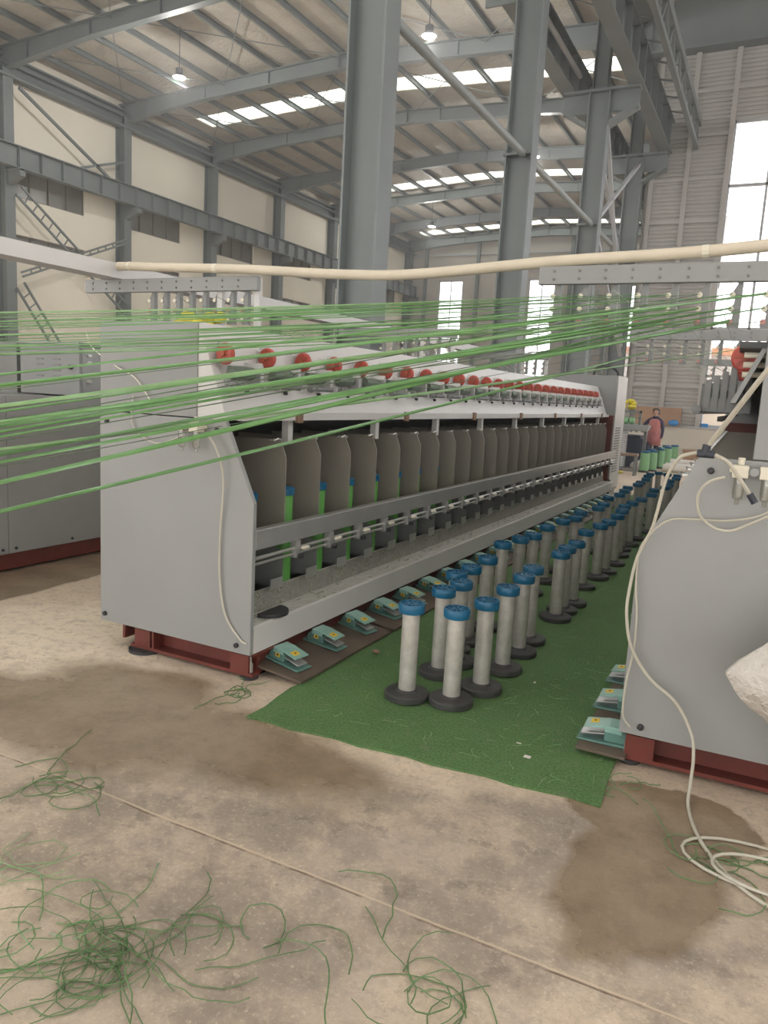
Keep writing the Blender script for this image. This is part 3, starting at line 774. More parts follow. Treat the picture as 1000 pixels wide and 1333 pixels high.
A = sorted([p for p in pos if p[0] < -1.45], key=lambda p: p[1]); B = sorted([p for p in pos if p[0] >= -1.45], key=lambda p: p[1])
proto = bobbin_proto(); first = True
for rowp, where in ((A, 'in the row beside the pedals'), (B, 'in the row on the open mat')):
    for k, (x, y) in enumerate(rowp):
        o = proto if first else copy_tree(proto); first = False
        o.location = (x, y, .013); o.rotation_euler.z = random.random()*6
        o['label'] = 'empty silver bobbin, %s from the front %s' % (ORD[k], where)

# ------------------------------------------------------------------ mat, pedals, boards
m = M()
nx, ny = 14, 90
def matpt(i, j):
    fx, fy = i/nx, j/ny
    y = 2.90+fy*12.6 - .12*(1-fx)*(1-fy) + .01*math.sin(i*2.1)*(1 if j == 0 else 0) + .06*(1-fy)
    xl = -2.12 - .06*min(1, fy*8)+.012*math.sin(j*1.7); xr = -.44 - .02*math.sin(j*.6)*min(1, j)
    return (xl+(xr-xl)*fx, y)
vs = []; fs = []
for j in range(ny+1):
    for i in range(nx+1):
        x, y = matpt(i, j); vs.append((x, y, .011+.0025*math.sin(i*1.3+j*.9)))
for j in range(ny+1):
    for i in range(nx+1):
        x, y = matpt(i, j); vs.append((x, y, .001))
K = (nx+1)*(ny+1)
for j in range(ny):
    for i in range(nx):
        a = j*(nx+1)+i; fs += [(a, a+1, a+nx+2, a+nx+1), (a+K, a+K+nx+1, a+K+nx+2, a+K+1)]
for i in range(nx): fs += [(i, i+K, i+1+K, i+1), (ny*(nx+1)+i, ny*(nx+1)+i+1, ny*(nx+1)+i+1+K, ny*(nx+1)+i+K)]
for j in range(ny): a = j*(nx+1); fs += [(a, a+nx+1, a+nx+1+K, a+K), (a+nx, a+nx+K, a+2*nx+1+K, a+2*nx+1)]
m.add(vs, fs)
tag(m.build('turf_mat', MT['turf'], smooth=True), 'long green artificial turf mat covering the aisle between the machines', 'mat')
tag(M().box(-.9, -.878, 3.30, 3.306, .014, .017).box(-.83, -.80, 3.18, 3.2, .014, .018).box(-1.05, -1.04, 4.1, 4.12, .014, .017).build('paper_scrap', MT['paper']), 'tiny white paper scraps lying on the green mat', 'scrap')

def pedal_proto():
    """local +x points into the aisle"""
    t = thing('foot_pedal', 'x', 'pedal', (0, 0, 0), 0, 'foot pedals')
    M().prism([(-.15, .0), (.13, .0), (.13, .008), (-.13, .014), (-.15, .012)], 'y', -.065, .065).build('base_plate', MT['teal'], t, bevel=.002)
    body = M().prism([(-.13, .012), (.0, .012), (.0, .06), (-.03, .085), (-.08, .09), (-.12, .055)], 'y', -.05, .05).build('housing', MT['teal'], t, bevel=.006)
    M().prism([(-.085, .094), (-.02, .094), (.10, .075), (.10, .066), (-.02, .084), (-.085, .085)], 'y', -.06, .06).prism([(-.085, .094), (.0, .092), (.0, .062), (-.085, .062)], 'y', -.062, -.056).prism([(-.085, .094), (.0, .092), (.0, .062), (-.085, .062)], 'y', .056, .062).build('hood', MT['teallight'], t, bevel=.003)
    M().obox((.045, 0, .038), (.14, .085, .008), Matrix.Rotation(.16, 3, 'Y')).build('tread', MT['alu'], t, bevel=.002)
    st = M().obox((.055, -.012, .0832), (.04, .05, .002), Matrix.Rotation(.155, 3, 'Y')).build('warning_sticker', MT['yellow'], t)
    M().obox((.055, -.012, .0846), (.012, .012, .001), Matrix.Rotation(.155, 3, 'Y') @ Matrix.Rotation(.78, 3, 'Z')).build('symbol', MT['black'], st)
    st = M().box(-.07, -.035, -.0515, -.0500, .035, .065).build('warning_sticker', MT['yellow'], t)
    M().prism([(-.063, .042), (-.042, .042), (-.0525, .059)], 'y', -.0525, -.0514).build('symbol', MT['black'], st)
    return t
pp = pedal_proto()
for k in range(24):
    o = pp if k == 0 else copy_tree(pp)
    y = 3.47+k*.408
    o.scale = (.93, .93, .95); o.location = (-2.305, y, .054); o.rotation_euler = (0, .10, random.uniform(-.08, .08)-.12)
    o['label'] = 'teal foot pedal, %s from the near end along the long machine' % ORD[k]
for k in range(3):
    o = copy_tree(pp); o.location = (-.535-.034*k*.42, 3.5+k*.42, .05); o.rotation_euler = (0, .0, PI+random.uniform(-.05, .05))
    o['label'] = ['teal foot pedal at the front corner of the machine with the sack', 'second teal foot pedal behind the sack machine\'s front corner', 'third teal foot pedal behind the sack machine\'s front corner', 'fourth teal foot pedal behind the sack machine\'s front corner'][k]
for k in range(9):
    y = 3.32+k*1.14
    b = M().prism([(-2.46, .052), (-2.12, .018), (-2.12, .03), (-2.46, .066)], 'y', 0, 1.1)
    b = b.build('pedal_board', MT['board']); b.location = (0, y, 0)
    tag(b, 'brown board under the foot pedals, %s from the near end' % ORD[k], 'board', 'boards under the pedals')
for y0_ in (3.36,):
    b = M().box(-.64, -.42, 0, 1.3, .035, .049).box(-.62, -.44, .05, .1, .012, .035).box(-.62, -.44, 1.2, 1.25, .012, .035).build('pedal_board', MT['board']); b.location = (0, y0_, 0)
    tag(b, 'brown board under the pedals of the machine with the sack', 'board', 'boards under the pedals')

# black half disc lying on the trough
m = M(); prof = [(.115*math.cos(PI*k/18), .115*math.sin(PI*k/18)) for k in range(19)]
m.prism(prof, 'z', 0, .024)
o = m.build('half_disc', MT['black'], bevel=.004); o.location = (-2.475, 3.50, .311); o.rotation_euler = (0, 0, -PI/2)
tag(o, 'black rubber half disc lying on the dusty trough ledge', 'disc')

# ------------------------------------------------------------------ combs, tray and pipe above the machines
def comb(x0, x1, y, label, hang, posts, pitch=.13, z=2.25):
    t = thing('yarn_comb', label, 'yarn guide rail', (x0, y, z))
    L = x1-x0
    bm_ = M().box(0, L, -.02, .02, -.045, .045).build('rail', MT['panel2'], t, bevel=.003)
    x = .08
    while x < L-.03:
        for zz_ in (-.02, .02): M().lathe([(.007, 0), (.007, -.006)], 8, (x, -.02, zz_), 'y').build('screw', MT['dkgrey'], bm_)
        x += pitch
    pl = M().prism([(.0, .03), (.055, .03), (.055, -.255), (.006, -.255), (.0, -.235), (.022, -.212), (.024, -.185), (.002, -.17), (.024, -.142), (.026, -.118), (.004, -.105), (.034, -.05), (.02, -.02)], 'y', .021, .0245).box(.052, .055, .0245, .055, -.255, .03)
    h0 = None
    for hx in hang:
        if h0 is None:
            h0 = pl.build('hanger', MT['midgrey'], t)
            for zz_ in (-.10, -.165, -.225):
                M().lathe([(.006, -.004), (.013, -.003), (.013, .003), (.006, .004)], 12, (.014, .017, zz_), 'y').build('eyelet', MT['ivory'] if random.random() < .5 else paintpink, h0, True)
            c = h0
        else: c = copy_tree(h0, t)
        c.location = (hx-x0, 0, 0)
    for (px, pz) in posts: M().box(px-x0-.02, px-x0+.02, .02, .05, pz-z, .04).build('post', MT['white'], t)
    return t
paintpink = paint('dusky pink ceramic', (.50, .24, .22), .35, 0, .08, 10)
def rng(a, b, s):
    out = []; 
    while a < b: out.append(a); a += s
    return out
comb(-4.55, -3.02, 4.05, 'grey yarn guide rail with hangers above the long machine\'s near end', rng(-3.98, -3.06, .115), [(-3.35, 1.925), (-2.95-.1, 1.925)])
comb(-4.4, -3.0, 7.4, 'second yarn guide rail further along above the long machine', rng(-3.9, -3.05, .13), [(-3.4, 1.925), (-3.05, 1.925)])
comb(-4.4, -3.0, 11.0, 'third yarn guide rail far along above the long machine', rng(-3.9, -3.05, .13), [(-3.4, 1.925), (-3.05, 1.925)])
comb(-1.18, .62, 4.0, 'grey yarn guide rail with toothed hangers reaching over the mat', rng(-1.12, .5, .143), [(.05, 1.925), (.5, 1.925)])
comb(-1.25, .6, 7.2, 'second toothed yarn guide rail behind the first, against the big window', rng(-1.1, .5, .143), [(.05, 1.925), (.5, 1.925)])
comb(-.95, .6, 11.2, 'third toothed yarn guide rail, smallest, against the big window', rng(-.85, .5, .143), [(.05, 1.925), (.5, 1.925)])
# white cable tray lying across the guide rails
m = M().box(-.09, .09, 0, 8.4, 0, .01).box(-.09, -.08, 0, 8.4, .01, .1).box(.08, .09, 0, 8.4, .01, .1)
o = m.build('cable_tray', MT['white']); o.location = (-4.28, 2.9, 2.296)
tag(o, 'long white cable tray lying across the guide rails at upper left', 'cable tray')
# cream pipe laid along both guide rails
def pxp(x, y, Y):
    d = R @ Vector((x-500, y-666.5, F)); return Vector((0, 0, CAM_H)) + d*(Y/d.y)
def pxz(x, y, z):
    d = R @ Vector((x-500, y-666.5, F)); return Vector((0, 0, CAM_H)) + d*((z-CAM_H)/d.z)
def ribs(pts, r, name, mat, parent=None):
    return M().tube(pts, r, 10).build(name, mat, parent, True)
pp_ = spline([(-4.46, 4.0, 2.345), (-4.2, 4.0, 2.375), (-3.8, 4.0, 2.36), (-3.1, 4.0, 2.33), (-2.4, 4.0, 2.285), (-1.9, 4.0, 2.275), (-1.1, 4.0, 2.322), (-.4, 3.99, 2.345), (.3, 3.99, 2.40), (.75, 3.98, 2.45)], 6)
pt = thing('air_pipe', 'cream flexible pipe slung along the guide rails across the aisle', 'pipe', tuple(pp_[0]))
o = M().tube(pp_, .029, 12).build('pipe_run', MT['pipe'], pt, True); o.location = -pp_[0]
o = M().tube([pp_[0]-Vector((.06, 0, .01)), pp_[0], pp_[1]], .034, 12).build('end_fitting', MT['ivory'], pt, True); o.location = -pp_[0]
for i in (8, 16, 42):
    o = M().tube([pp_[i], pp_[i].lerp(pp_[i+1], .25)], .031, 10).build('tie_strap', MT['ivory'], pt); o.location = -pp_[0]

# ------------------------------------------------------------------ yarn strands
main = [(662, 574, 455), (628, 551, 432), (602, 539, 438), (590, 529, 424), (578, 520, 448), (570, 513, 420), (562, 505, 412), (551, 492, 420), (544, 486, 404), (534, 481, 412), (525, 473, 406), (502, 459, 398), (497, 452, 404), (485, 443, 392)]
SN = ['lowest', 'second lowest', 'third lowest', 'fourth lowest', 'fifth lowest', 'sixth lowest', 'seventh lowest', 'eighth lowest', 'ninth lowest', 'tenth lowest',
      'fifth highest', 'fourth highest', 'third highest', 'second highest']
EYES = [(-1.12+.143*k+.014, y, 2.25+dz) for k in range(11) for y in (3.99, 7.19, 11.19) for dz in (-.10, -.165, -.225)]
def topx(p):
    q = R.transposed() @ (Vector(p)-Vector((0, 0, CAM_H))); return 500+F*q.x/q.z, 666.5+F*q.y/q.z
EYEPX = [(topx(e), e) for e in EYES]
USED = {}
def eye(x, y):
    b = min(range(len(EYEPX)), key=lambda i: ((EYEPX[i][0][0]-x)*.25)**2+(EYEPX[i][0][1]-y)**2+USED.get(i, 0)*150)
    USED[b] = USED.get(b, 0)+1; return EYEPX[b][1]
def strand(p0, p1, sag, r, flat, tw, mat, name='yarn_strand', n=28, ph=0.):
    if name == 'yarn_strand': r = r*1.35
    p0, p1 = Vector(p0), Vector(p1); pts = []
    for i in range(n+1):
        t = i/n; p = p0.lerp(p1, t); p.z -= sag*4*t*(1-t); pts.append(p)
    m = M(); m.tube(pts, [r*(1-.5*i/n) for i in range(n+1)], 6, flat, tw); return m.build(name, mat, None, True)
for i, (a, b, c) in enumerate(main):
    yl = 1.55+.06*(i % 4); sl = (a-b)/350.
    xr = 835+(i*37) % 150; Yr = 3.975
    P1 = eye(xr, c-(xr-860)*sl*.6); P0 = pxp(-180, a+180*sl*1.02, yl)
    thick = i in (0, 1, 7, 3, 10)
    o = strand(P0, P1, .018 if i < 3 else .01, .0105 if thick else (.0055 if i % 2 else .0075), .6, (.11 if i % 3 else .06), MT['green'] if i % 6 != 4 else MT['greenpale'])
    tag(o, '%s green yarn strand crossing in front of the long machine' % SN[i], 'yarn strand', 'green strands across the near end')
# paired threads running beside them
for i, (a, b, c) in enumerate(main[2:12]):
    sl = (a-b)/350.
    P1 = eye(850+(i*53) % 130, c-6); P0 = pxp(-180, a+5+180*sl, 1.7)
    o = strand(P0, P1, .012, .0024, .6, .1, MT['threaddark'])
    tag(o, 'thin dark green thread running close under a thicker green strand', 'thread', 'thin dark threads')
# upper sheet
for i in range(22):
    a = 404+i*2.8; b = 390+i*1.75; 
    P1 = eye(738+(i*67) % 240, b-8-(i % 5)*3); P0 = pxp(-180, a+5+random.uniform(-2, 2), 1.9+.05*(i % 6))
    o = strand(P0, P1, .02+.004*(i % 4), .0026+.0026*(i % 5 == 0), .5, .1, MT['green'] if i % 5 else MT['greenpale'])
    tag(o, 'fine green strand of the upper yarn sheet crossing above the control cabinet', 'yarn strand', 'fine strands of the upper sheet')
# threads from the guide rails down to the winding units
for k in range(24):
    y = 3.2+.06+k*PITCH; cy = 4.03 if k < 7 else (7.38 if k < 16 else 10.98)
    cx = -3.9+(k % 8)*.11
    o = strand((cx, cy, 2.05+.06*(k % 3)), (-2.645, y, 1.78), .01, .0016, None, 0, MT['threaddark'] if k < 9 else MT['thread'], 'feed_thread', 6)
    tag(o, 'thin thread running down from a guide hanger to a red disc of the long machine', 'thread', 'feed threads of the long machine')
for k in range(16):
    y = 3.44+k*PITCH*1.4; cy = 3.975 if k < 7 else 7.175
    o = strand((-1.05+(k % 7)*.13, cy, 2.05+.06*(k % 3)), (-.2, max(y, cy+.3), 1.78), .01, .0018, None, 0, MT['thread'], 'feed_thread', 6)
    tag(o, 'thin pale thread slanting down from a toothed hanger to the sack machine', 'thread', 'feed threads of the sack machine')

# ------------------------------------------------------------------ hoses
def hose(pts, r, label, name='air_hose', mat='hose', n=8):
    o = M().tube(spline(pts, n), r*.87, 8).build(name, MT[mat], None, True); return tag(o, label, 'hose')
hose([pxp(235, 568, 3.19), pxp(205, 577, 3.18), pxp(178, 562, 3.185), pxp(171, 540, 3.185), pxp(174, 515, 3.19)], .004, 'thin milky hose looping from the regulator up the grey end panel')
hose([pxp(268, 563, 3.16), pxp(282, 585, 3.15), pxp(291, 625, 3.175), pxp(287, 690, 3.185), pxp(286, 750, 3.185), pxp(293, 800, 3.185), pxp(312, 832, 3.19), pxp(321, 838, 3.195)], .0065, 'milky hose hanging in a long curve down the near end panel')
hose([pxp(112, 432, 3.9), pxp(120, 452, 3.6), pxp(150, 476, 3.2), pxp(176, 492, 3.19), pxp(195, 520, 3.19)], .004, 'thin pale cable dropping onto the long machine from above the cabinet', mat='ivory')
YQ = 3.3
hose([pxp(1010, 470, 2.9), pxp(985, 500, 2.95), pxp(950, 545, 3.05), pxp(924, 578, 3.15)], .011, 'pale hose slanting down to the blue hose connector')
c = thing('hose_connector', 'dark blue Y shaped hose connector at the sack machine\'s panel corner', 'connector', tuple(pxp(918, 588, 3.2)))
p = pxp(918, 588, 3.2)
for (a, b) in (((908, 590), (930, 592)), ((918, 590), (921, 579))):
    o = M().tube([pxp(*a, 3.2)-p, pxp(*b, 3.2)-p], .016, 10).build('branch', MT['wirebl'], c, True)
hose([pxp(908, 589, 3.2), pxp(885, 596, 3.22), pxp(868, 622, 3.25), pxp(856, 665, 3.28), pxp(848, 690, 3.3), pxp(830, 725, 3.33), pxp(820, 765, 3.34), pxp(816, 800, 3.34), pxp(822, 842, 3.34), pxp(845, 882, 3.34), pxp(880, 915, 3.33), pxp(900, 955, 3.32), pxp(903, 985, 3.28), pxz(899, 1020, .06), pxz(896, 1050, .009), pxz(907, 1085, .009), pxz(930, 1120, .009), pxz(962, 1153, .009), pxz(1003, 1182, .009), pxz(1060, 1215, .009)], .008, 'long milky hose running down the sack machine\'s panel and along the floor', n=10)
hose([pxp(930, 592, 3.2), pxp(948, 602, 3.22), pxp(962, 622, 3.25), pxp(974, 640, 3.27), pxp(978, 648, 3.28)], .009, 'short milky hose from the connector to the regulator gauge')
tag(M().tube([pxp(976, 643, 3.27), pxp(983, 655, 3.27)], .014, 10).build('hose_plug', MT['wirebl'], None, True), 'dark plug on the hose end in front of the air regulator', 'plug')
hose([pxp(944, 621, 3.3), pxp(922, 628, 3.28), pxp(909, 645, 3.29), pxp(911, 670, 3.31), pxp(928, 686, 3.33), pxp(950, 691, 3.34), pxp(972, 684, 3.33), pxp(1010, 668, 3.3)], .0065, 'milky hose making a round loop below the air regulator')
hose([pxp(1010, 662, 3.32), pxp(985, 673, 3.33), pxp(945, 678, 3.345), pxp(900, 676, 3.35), pxp(872, 677, 3.35), pxp(850, 692, 3.34), pxp(833, 716, 3.34), pxp(828, 760, 3.345), pxp(829, 800, 3.35), pxp(825, 845, 3.355), pxp(815, 890, 3.35), pxp(811, 930, 3.35), pxp(820, 946, 3.36)], .005, 'thinnest milky hose along the slanted edge of the sack machine\'s panel')
def coil(cx, cy, r, label, a0=0, z=.008, rr=.006, turns=1.0):
    pts = [(cx+r*math.cos(a0+t/24*2*PI*turns)*1.3, cy+r*.75*math.sin(a0+t/24*2*PI*turns), z) for t in range(25)]
    return tag(M().tube(pts, rr, 8).build('air_hose', MT['hose'], None, True), label, 'hose')
coil(.14, 2.84, .2, 'larger coil of milky hose lying on the wet concrete', .3)
coil(.18, 2.78, .15, 'smaller coil of milky hose lying inside the larger coil', 1.0, .02)

# ------------------------------------------------------------------ white sack leaning on the end panel
m = M(); n = 22; S = .425
vs = []; fs = []
for side in (1, -1):
    for i in range(n+1):
        for j in range(n+1):
            a, b = i/n*2-1, j/n*2-1
            e = (1-abs(a)**2.6)*(1-abs(b)**2.6)
            puff = .12*max(0, e)**.5 + .05*max(0, abs(a)+abs(b)-1.62)
            wr = (.016*abs(math.sin(5*a+3*b+.7*math.sin(4*b))) + .013*abs(math.sin(8*b-4*a+math.sin(5*a))) + .008*math.sin(19*a+13*b))*min(1, 2.5*e)
            pin = 1-.05*(1-abs(a))*(abs(b)**6)*(1+math.sin(11*a))
            cd = max(0, abs(a)+abs(b)-1.84); a, b = a*(1-cd*.2), b*(1-cd*.2)
            vs.append((a*S*(1-.12*(1-a*a)*0+.0), side*(puff+wr*side+.004), b*S*pin))
K = (n+1)**2
for s in (0, 1):
    for i in range(n):
        for j in range(n):
            q = s*K+i*(n+1)+j; f = (q, q+1, q+n+2, q+n+1); fs.append(f if s else f[::-1])
for i in range(n):
    for (a, b) in (((i)*(n+1), (i+1)*(n+1)), (i*(n+1)+n, (i+1)*(n+1)+n), (i, i+1), (n*(n+1)+i, n*(n+1)+i+1)): fs.append((a, b, b+K, a+K))
m.add(vs, fs)
o = m.build('sack', MT['sack'], None, True)
o.rotation_euler = (-.12, PI/4*1.04, 0); o.location = (.525, 3.12, .60)
tag(o, 'crumpled white woven sack leaning its corner against the grey end panel', 'sack')

# ------------------------------------------------------------------ loose yarn on the floor
def clump(cx, cy, n, rad, label, ln=.6, seed=1, mat='greendull', r=.0028, spread=1.):
    rs = random.Random(seed); m = M()
    for k in range(n):
        a = rs.uniform(0, 2*PI); p = Vector((cx+rs.gauss(0, rad), cy+rs.gauss(0, rad*.7), rs.uniform(.004, .012)))
        pts = []; turn = rs.gauss(0, 1.1)
        for q in range(12):
            pts.append(p.copy()); p += Vector((math.cos(a), math.sin(a), 0))*ln/12*rs.uniform(.7, 1.3)*spread
            a += turn*.3+rs.gauss(0, .22); p.z = max(.004, min(.03, p.z+rs.gauss(0, .004)))
        m.tube(pts, r, 4)
    o = m.build('yarn_tangle', MT[mat], None, True)
    return tag(o, label, 'yarn scraps', 'loose yarn on the floor')
clump(-1.46, 1.42, 44, .09, 'largest tangle of green yarn on the concrete, nearest the camera', .42, 3, r=.0019)
clump(-1.72, 1.36, 7, .08, 'loose green yarn ends straying from the largest tangle', .5, 5, 'green', .002)
clump(-2.42, 1.92, 9, .06, 'small ring of green yarn scraps near the wet patch\'s far edge', .45, 8, r=.0022)
clump(-.93, 1.70, 5, .12, 'few long green yarn pieces on bare concrete below the floor joint', .5, 11, r=.0022)
clump(-.62, 1.74, 8, .09, 'green yarn wisps crossing the floor joint', .45, 13, r=.002)
clump(-.05, 2.83, 9, .05, 'green yarn scraps lying in the wet patch by the hose coil', .4, 15, r=.0025)
clump(-.44, 3.13, 6, .04, 'green yarn scraps at the mat corner by the red base', .2, 17, r=.0025)
clump(-1.9, 1.62, 3, .06, 'long thin green yarn piece straggling across pale concrete', 1.1, 19, 'greenpale', .0016)
clump(-2.33, 3.06, 8, .05, 'green yarn scraps caught at the long machine\'s red foot', .25, 21, r=.0025)
o = None
rs = random.Random(4); m = M()
for k in range(150):
    x = rs.uniform(-2.0, -.5); y = 2.98+abs(rs.gauss(0, 1.6)); a = rs.uniform(0, 2*PI); L = rs.uniform(.03, .14); pts = []
    p = Vector((x, y, .018))
    for q in range(5):
        pts.append(p.copy()); p += Vector((math.cos(a), math.sin(a), 0))*L/5; a += rs.gauss(0, .5)
    m.tube(pts, .001, 3)
o = m.build('yarn_lint', MT['greenpale']); o['kind'] = 'stuff'; tag(o, 'pale green yarn lint strewn over the turf mat', 'lint')
rs = random.Random(9); m = M()
for k in range(130):
    y = 3.3+rs.random()*9.8; x = -2.38-rs.uniform(.02, .15); a = rs.uniform(0, 2*PI); pts = []
    p = Vector((x, y, .313))
    for q in range(4):
        pts.append(p.copy()); p += Vector((math.cos(a)*.3, math.sin(a), 0))*.02; a += rs.gauss(0, .5)
        p.x = min(-2.395, max(-2.53, p.x))
    m.tube(pts, .002, 3)
o = m.build('trough_lint', MT['greendull']); o['kind'] = 'stuff'; tag(o, 'green and grey yarn lint lying in the trough', 'lint')
tag(M().ell((0, 0, .018), (.02, .015, .012)).ell((.012, .008, .014), (.012, .012, .01)).build('brown_lump', MT['brownclip'], None, True, loc=(-2.02, 4.0, .012)), 'small brown lump on the mat beside the third pedal', 'debris')

# ------------------------------------------------------------------ things at the far end of the aisle
gp = thing('wound_bobbin', 'x', 'bobbin', (0, 0, 0), 0, 'green-wound bobbins by the woman')
M().lathe([(.11, 0), (.118, .005), (.118, .03), (.09, .04)], 20).build('base_disc', MT['basedisc'], gp, True)
M().lathe([(.09, .035), (.105, .05), (.108, .25), (.1, .46), (.06, .468)], 20).build('yarn_package', MT['packagepale'], gp, True)
M().lathe([(.045, .466), (.1, .468), (.104, .475), (.104, .505), (.08, .517)], 20).build('cap', MT['blue'], gp, True)
for k, (x, y) in enumerate([(-2.79, 19.92), (-2.68, 20.5), (-2.81, 21.2), (-2.66, 21.75), (-2.82, 22.4), (-2.63, 23.1), (-2.78, 23.9), (-2.6, 24.5)]):
    o = gp if k == 0 else copy_tree(gp)
    o.location = (x, y, 0.002); o.scale = (1.08, 1.08, 1.05)
    o['label'] = 'green-wound bobbin with blue rim before the woman, %s from the front' % ORD[k]

t = thing('stool', 'small dark stool with a brown wooden top by the louvred cabinet', 'stool', (-3.0, 18.7, 0))
M().box(-.26, .22, -.15, .15, .46, .52).build('seat', MT['wood'], t, bevel=.01)
for (x, y) in ((-.22, -.12), (.18, -.12), (-.22, .12), (.18, .12)): M().box(x-.025, x+.025, y-.02, y+.02, 0, .46).build('leg', MT['dkgrey'], t)
M().box(-.2, .16, -.01, .01, .16, .19).box(-.2, .16, -.13, -.11, .1, .13).build('stretcher', MT['dkgrey'], t)
t = thing('louvred_cabinet', 'grey louvred cooling cabinet just beyond the long machine\'s headstock', 'cabinet', (-3.55, 19.4, 0))
M().box(-.4, .24, 0, .8, .05, 1.0).build('body', MT['panel2'], t, bevel=.01)
m = M()
for k in range(15): m.prism([(-.02, .12+k*.055), (-.02, .135+k*.055), (.0, .155+k*.055)], 'x', -.35, .2)
m.build('louvre', MT['bright'], t)
m = M()
for k in range(15): m.prism([(.26, .12+k*.055), (.24, .12+k*.055), (.24, .155+k*.055)], 'y', .05, .75)
m.build('louvre', MT['bright'], t)
M().box(-.36, .2, .05, .75, 0, .05).build('plinth', MT['dkgrey'], t)
t = thing('navy_bin', 'big dark navy covered bin below the winding table', 'bin', (-3.35, 21.6, 0))
M().prism([(-.35, 0), (.35, 0), (.45, .62), (.2, .82), (-.45, .82)], 'y', -.35, .35).build('body', MT['navybin'], t, bevel=.03)
M().box(-.47, .2, -.37, .37, .82, .86).build('lid', MT['navybin'], t, bevel=.01)
t = thing('winding_table', 'grey winding machine table with yarn packages behind the headstock', 'machine', (-3.5, 20.6, 0))
M().prism([(-.75, .92), (.62, 1.02), (.66, 1.16), (-.75, 1.16)], 'y', -.25, .25).build('table_beam', MT['panel2'], t, bevel=.01)
m = M()
for k in range(9): m.lathe([(.012, 0), (.03, -.01), (.03, -.05)], 10, (-.6+k*.14, -.25, 1.0), 'y')
m.build('nozzle', MT['dkgrey'], t)
M().box(-.7, -.62, -.2, .2, 0, .94).build('leg', MT['dkgrey'], t)
M().box(.5, .58, .1, .2, 0, 1.0).build('leg', MT['dkgrey'], t)
M().box(-.42, -.36, .1, .16, 1.16, 1.62).box(.34, .40, .1, .16, 1.16, 1.52).box(-.42, .4, .1, .16, 1.46, 1.52).box(-.42, .4, .1, .16, 1.32, 1.35).build('package_frame', MT['steel'], t)
for k in range(4):
    o = M().lathe([(.03, -.07), (.085, -.06), (.09, 0), (.085, .06), (.03, .07)], 16, axis='x').build('yarn_package', MT['packagepale'], None, True, loc=(-3.75+k*.155, 20.5, 1.255))
    tag(o, 'pale green yarn package on the winding table, %s of four' % ORD[k], 'yarn package', 'packages on the winding table')
rs = random.Random(2); m = M()
for k in range(16): m.ell((rs.uniform(-.3, .3), rs.uniform(-.1, .1), rs.uniform(.05, .28)), (.11, .1, .06), 10, 7)
o = m.build('yellow_yarn_heap', MT['yyarn'], None, True); o.location = (-3.66, 20.72, 1.53)
tag(o, 'bright yellow yarn bundle lying on top of the winding frame', 'yarn bundle')
for k, x in enumerate((-3.44, -3.32, -3.2)):
    rs = random.Random(k+30); m = M()
    for q in range(7): m.ell((rs.uniform(-.025, .025), rs.uniform(-.05, .05), .04+rs.uniform(-.005, .06)), (.032, .05, .032), 10, 7)
    o = m.build('yellow_yarn_heap', MT['yyarn'], None, True); o.location = (x, 3.85, 1.926)
    tag(o, '%s of three yellow yarn bundles on top of the long machine' % ORD[k], 'yarn bundle', 'yellow bundles on the long machine')
o = M().ell((0, 0, .12), (.2, .15, .14)).ell((.08, .05, .2), (.1, .09, .12)).build('plastic_bag', MT['plasticbag'], None, True); o.location = (-2.98, 20.2, 0)
tag(o, 'white plastic bag lying on the floor before the navy bin', 'bag')
o = M().ell((0, 0, .05), (.22, .15, .06)).build('yellow_cloth', MT['yyarn'], None, True); o.location = (-3.33, 18.9, 0)
tag(o, 'yellowish cloth crumpled on the floor beneath the stool', 'cloth')
for k, (x, y, z, r_) in enumerate(((-1.75, 20.8, .1, .1), (-1.75, 21.3, .1, .1), (-1.7, 21.9, .14, .14))):
    o = M().lathe([(.03, -.7), (r_, -.69), (r_, .69), (.03, .7)], 20, axis='x').build('paper_roll', MT['paper'], None, True, loc=(x, y, z))
    tag(o, 'white roll lying on the floor before the plinth wall, %s from the front' % ORD[k], 'roll', 'white rolls on the floor')
o = M().box(-.6, .55, -.3, .3, 0, .42).box(-.62, .57, -.32, -.3, .36, .44).build('cardboard_box', MT['card'], None, bevel=.01); o.location = (-1.75, 24.8, 0)
tag(o, 'low brown cardboard box on the floor against the plinth', 'box')
o = M().box(-.7, .7, -.03, .03, 0, .55).build('brown_board', MT['card'], None); o.location = (-3.35, YR-.22, 1.1)
o.rotation_euler.x = -.06
tag(o, 'brown board standing on the window ledge behind the woman', 'board')
o = M().ell((0, 0, .08), (.16, .1, .1)).build('blue_cover', MT['cyan'], None, True); o.location = (-2.85, YR-.3, 1.1)
tag(o, 'bright blue plastic bundle on the ledge beside the woman', 'bundle')
o = M().box(-.1, .1, -.06, .06, 0, .12).build('blue_bottle_box', MT['cyan'], None, bevel=.01); o.location = (-1.95, YR-.08, 1.1)
o.name = 'blue_box'; tag(o, 'small blue box on the ledge under the big window', 'box')
# ladder standing between the columns of the row
t = thing('ladder', 'steel ladder leaning between two columns of the middle row', 'ladder', (-5.1, 23.5, 0))
a, b = Vector((-.22, 0, 0)), Vector((.22, 0, 0)); top = Vector((-.1, 1.4, 5.2))
M().beam(a, a+top, .05, .06).build('rail', MT['steel'], t); M().beam(b, b+top, .05, .06).build('rail', MT['steel'], t)
for k in range(1, 14): M().beam(a+top*k/14, b+top*k/14, .035, .035).build('rung', MT['steel'], t)

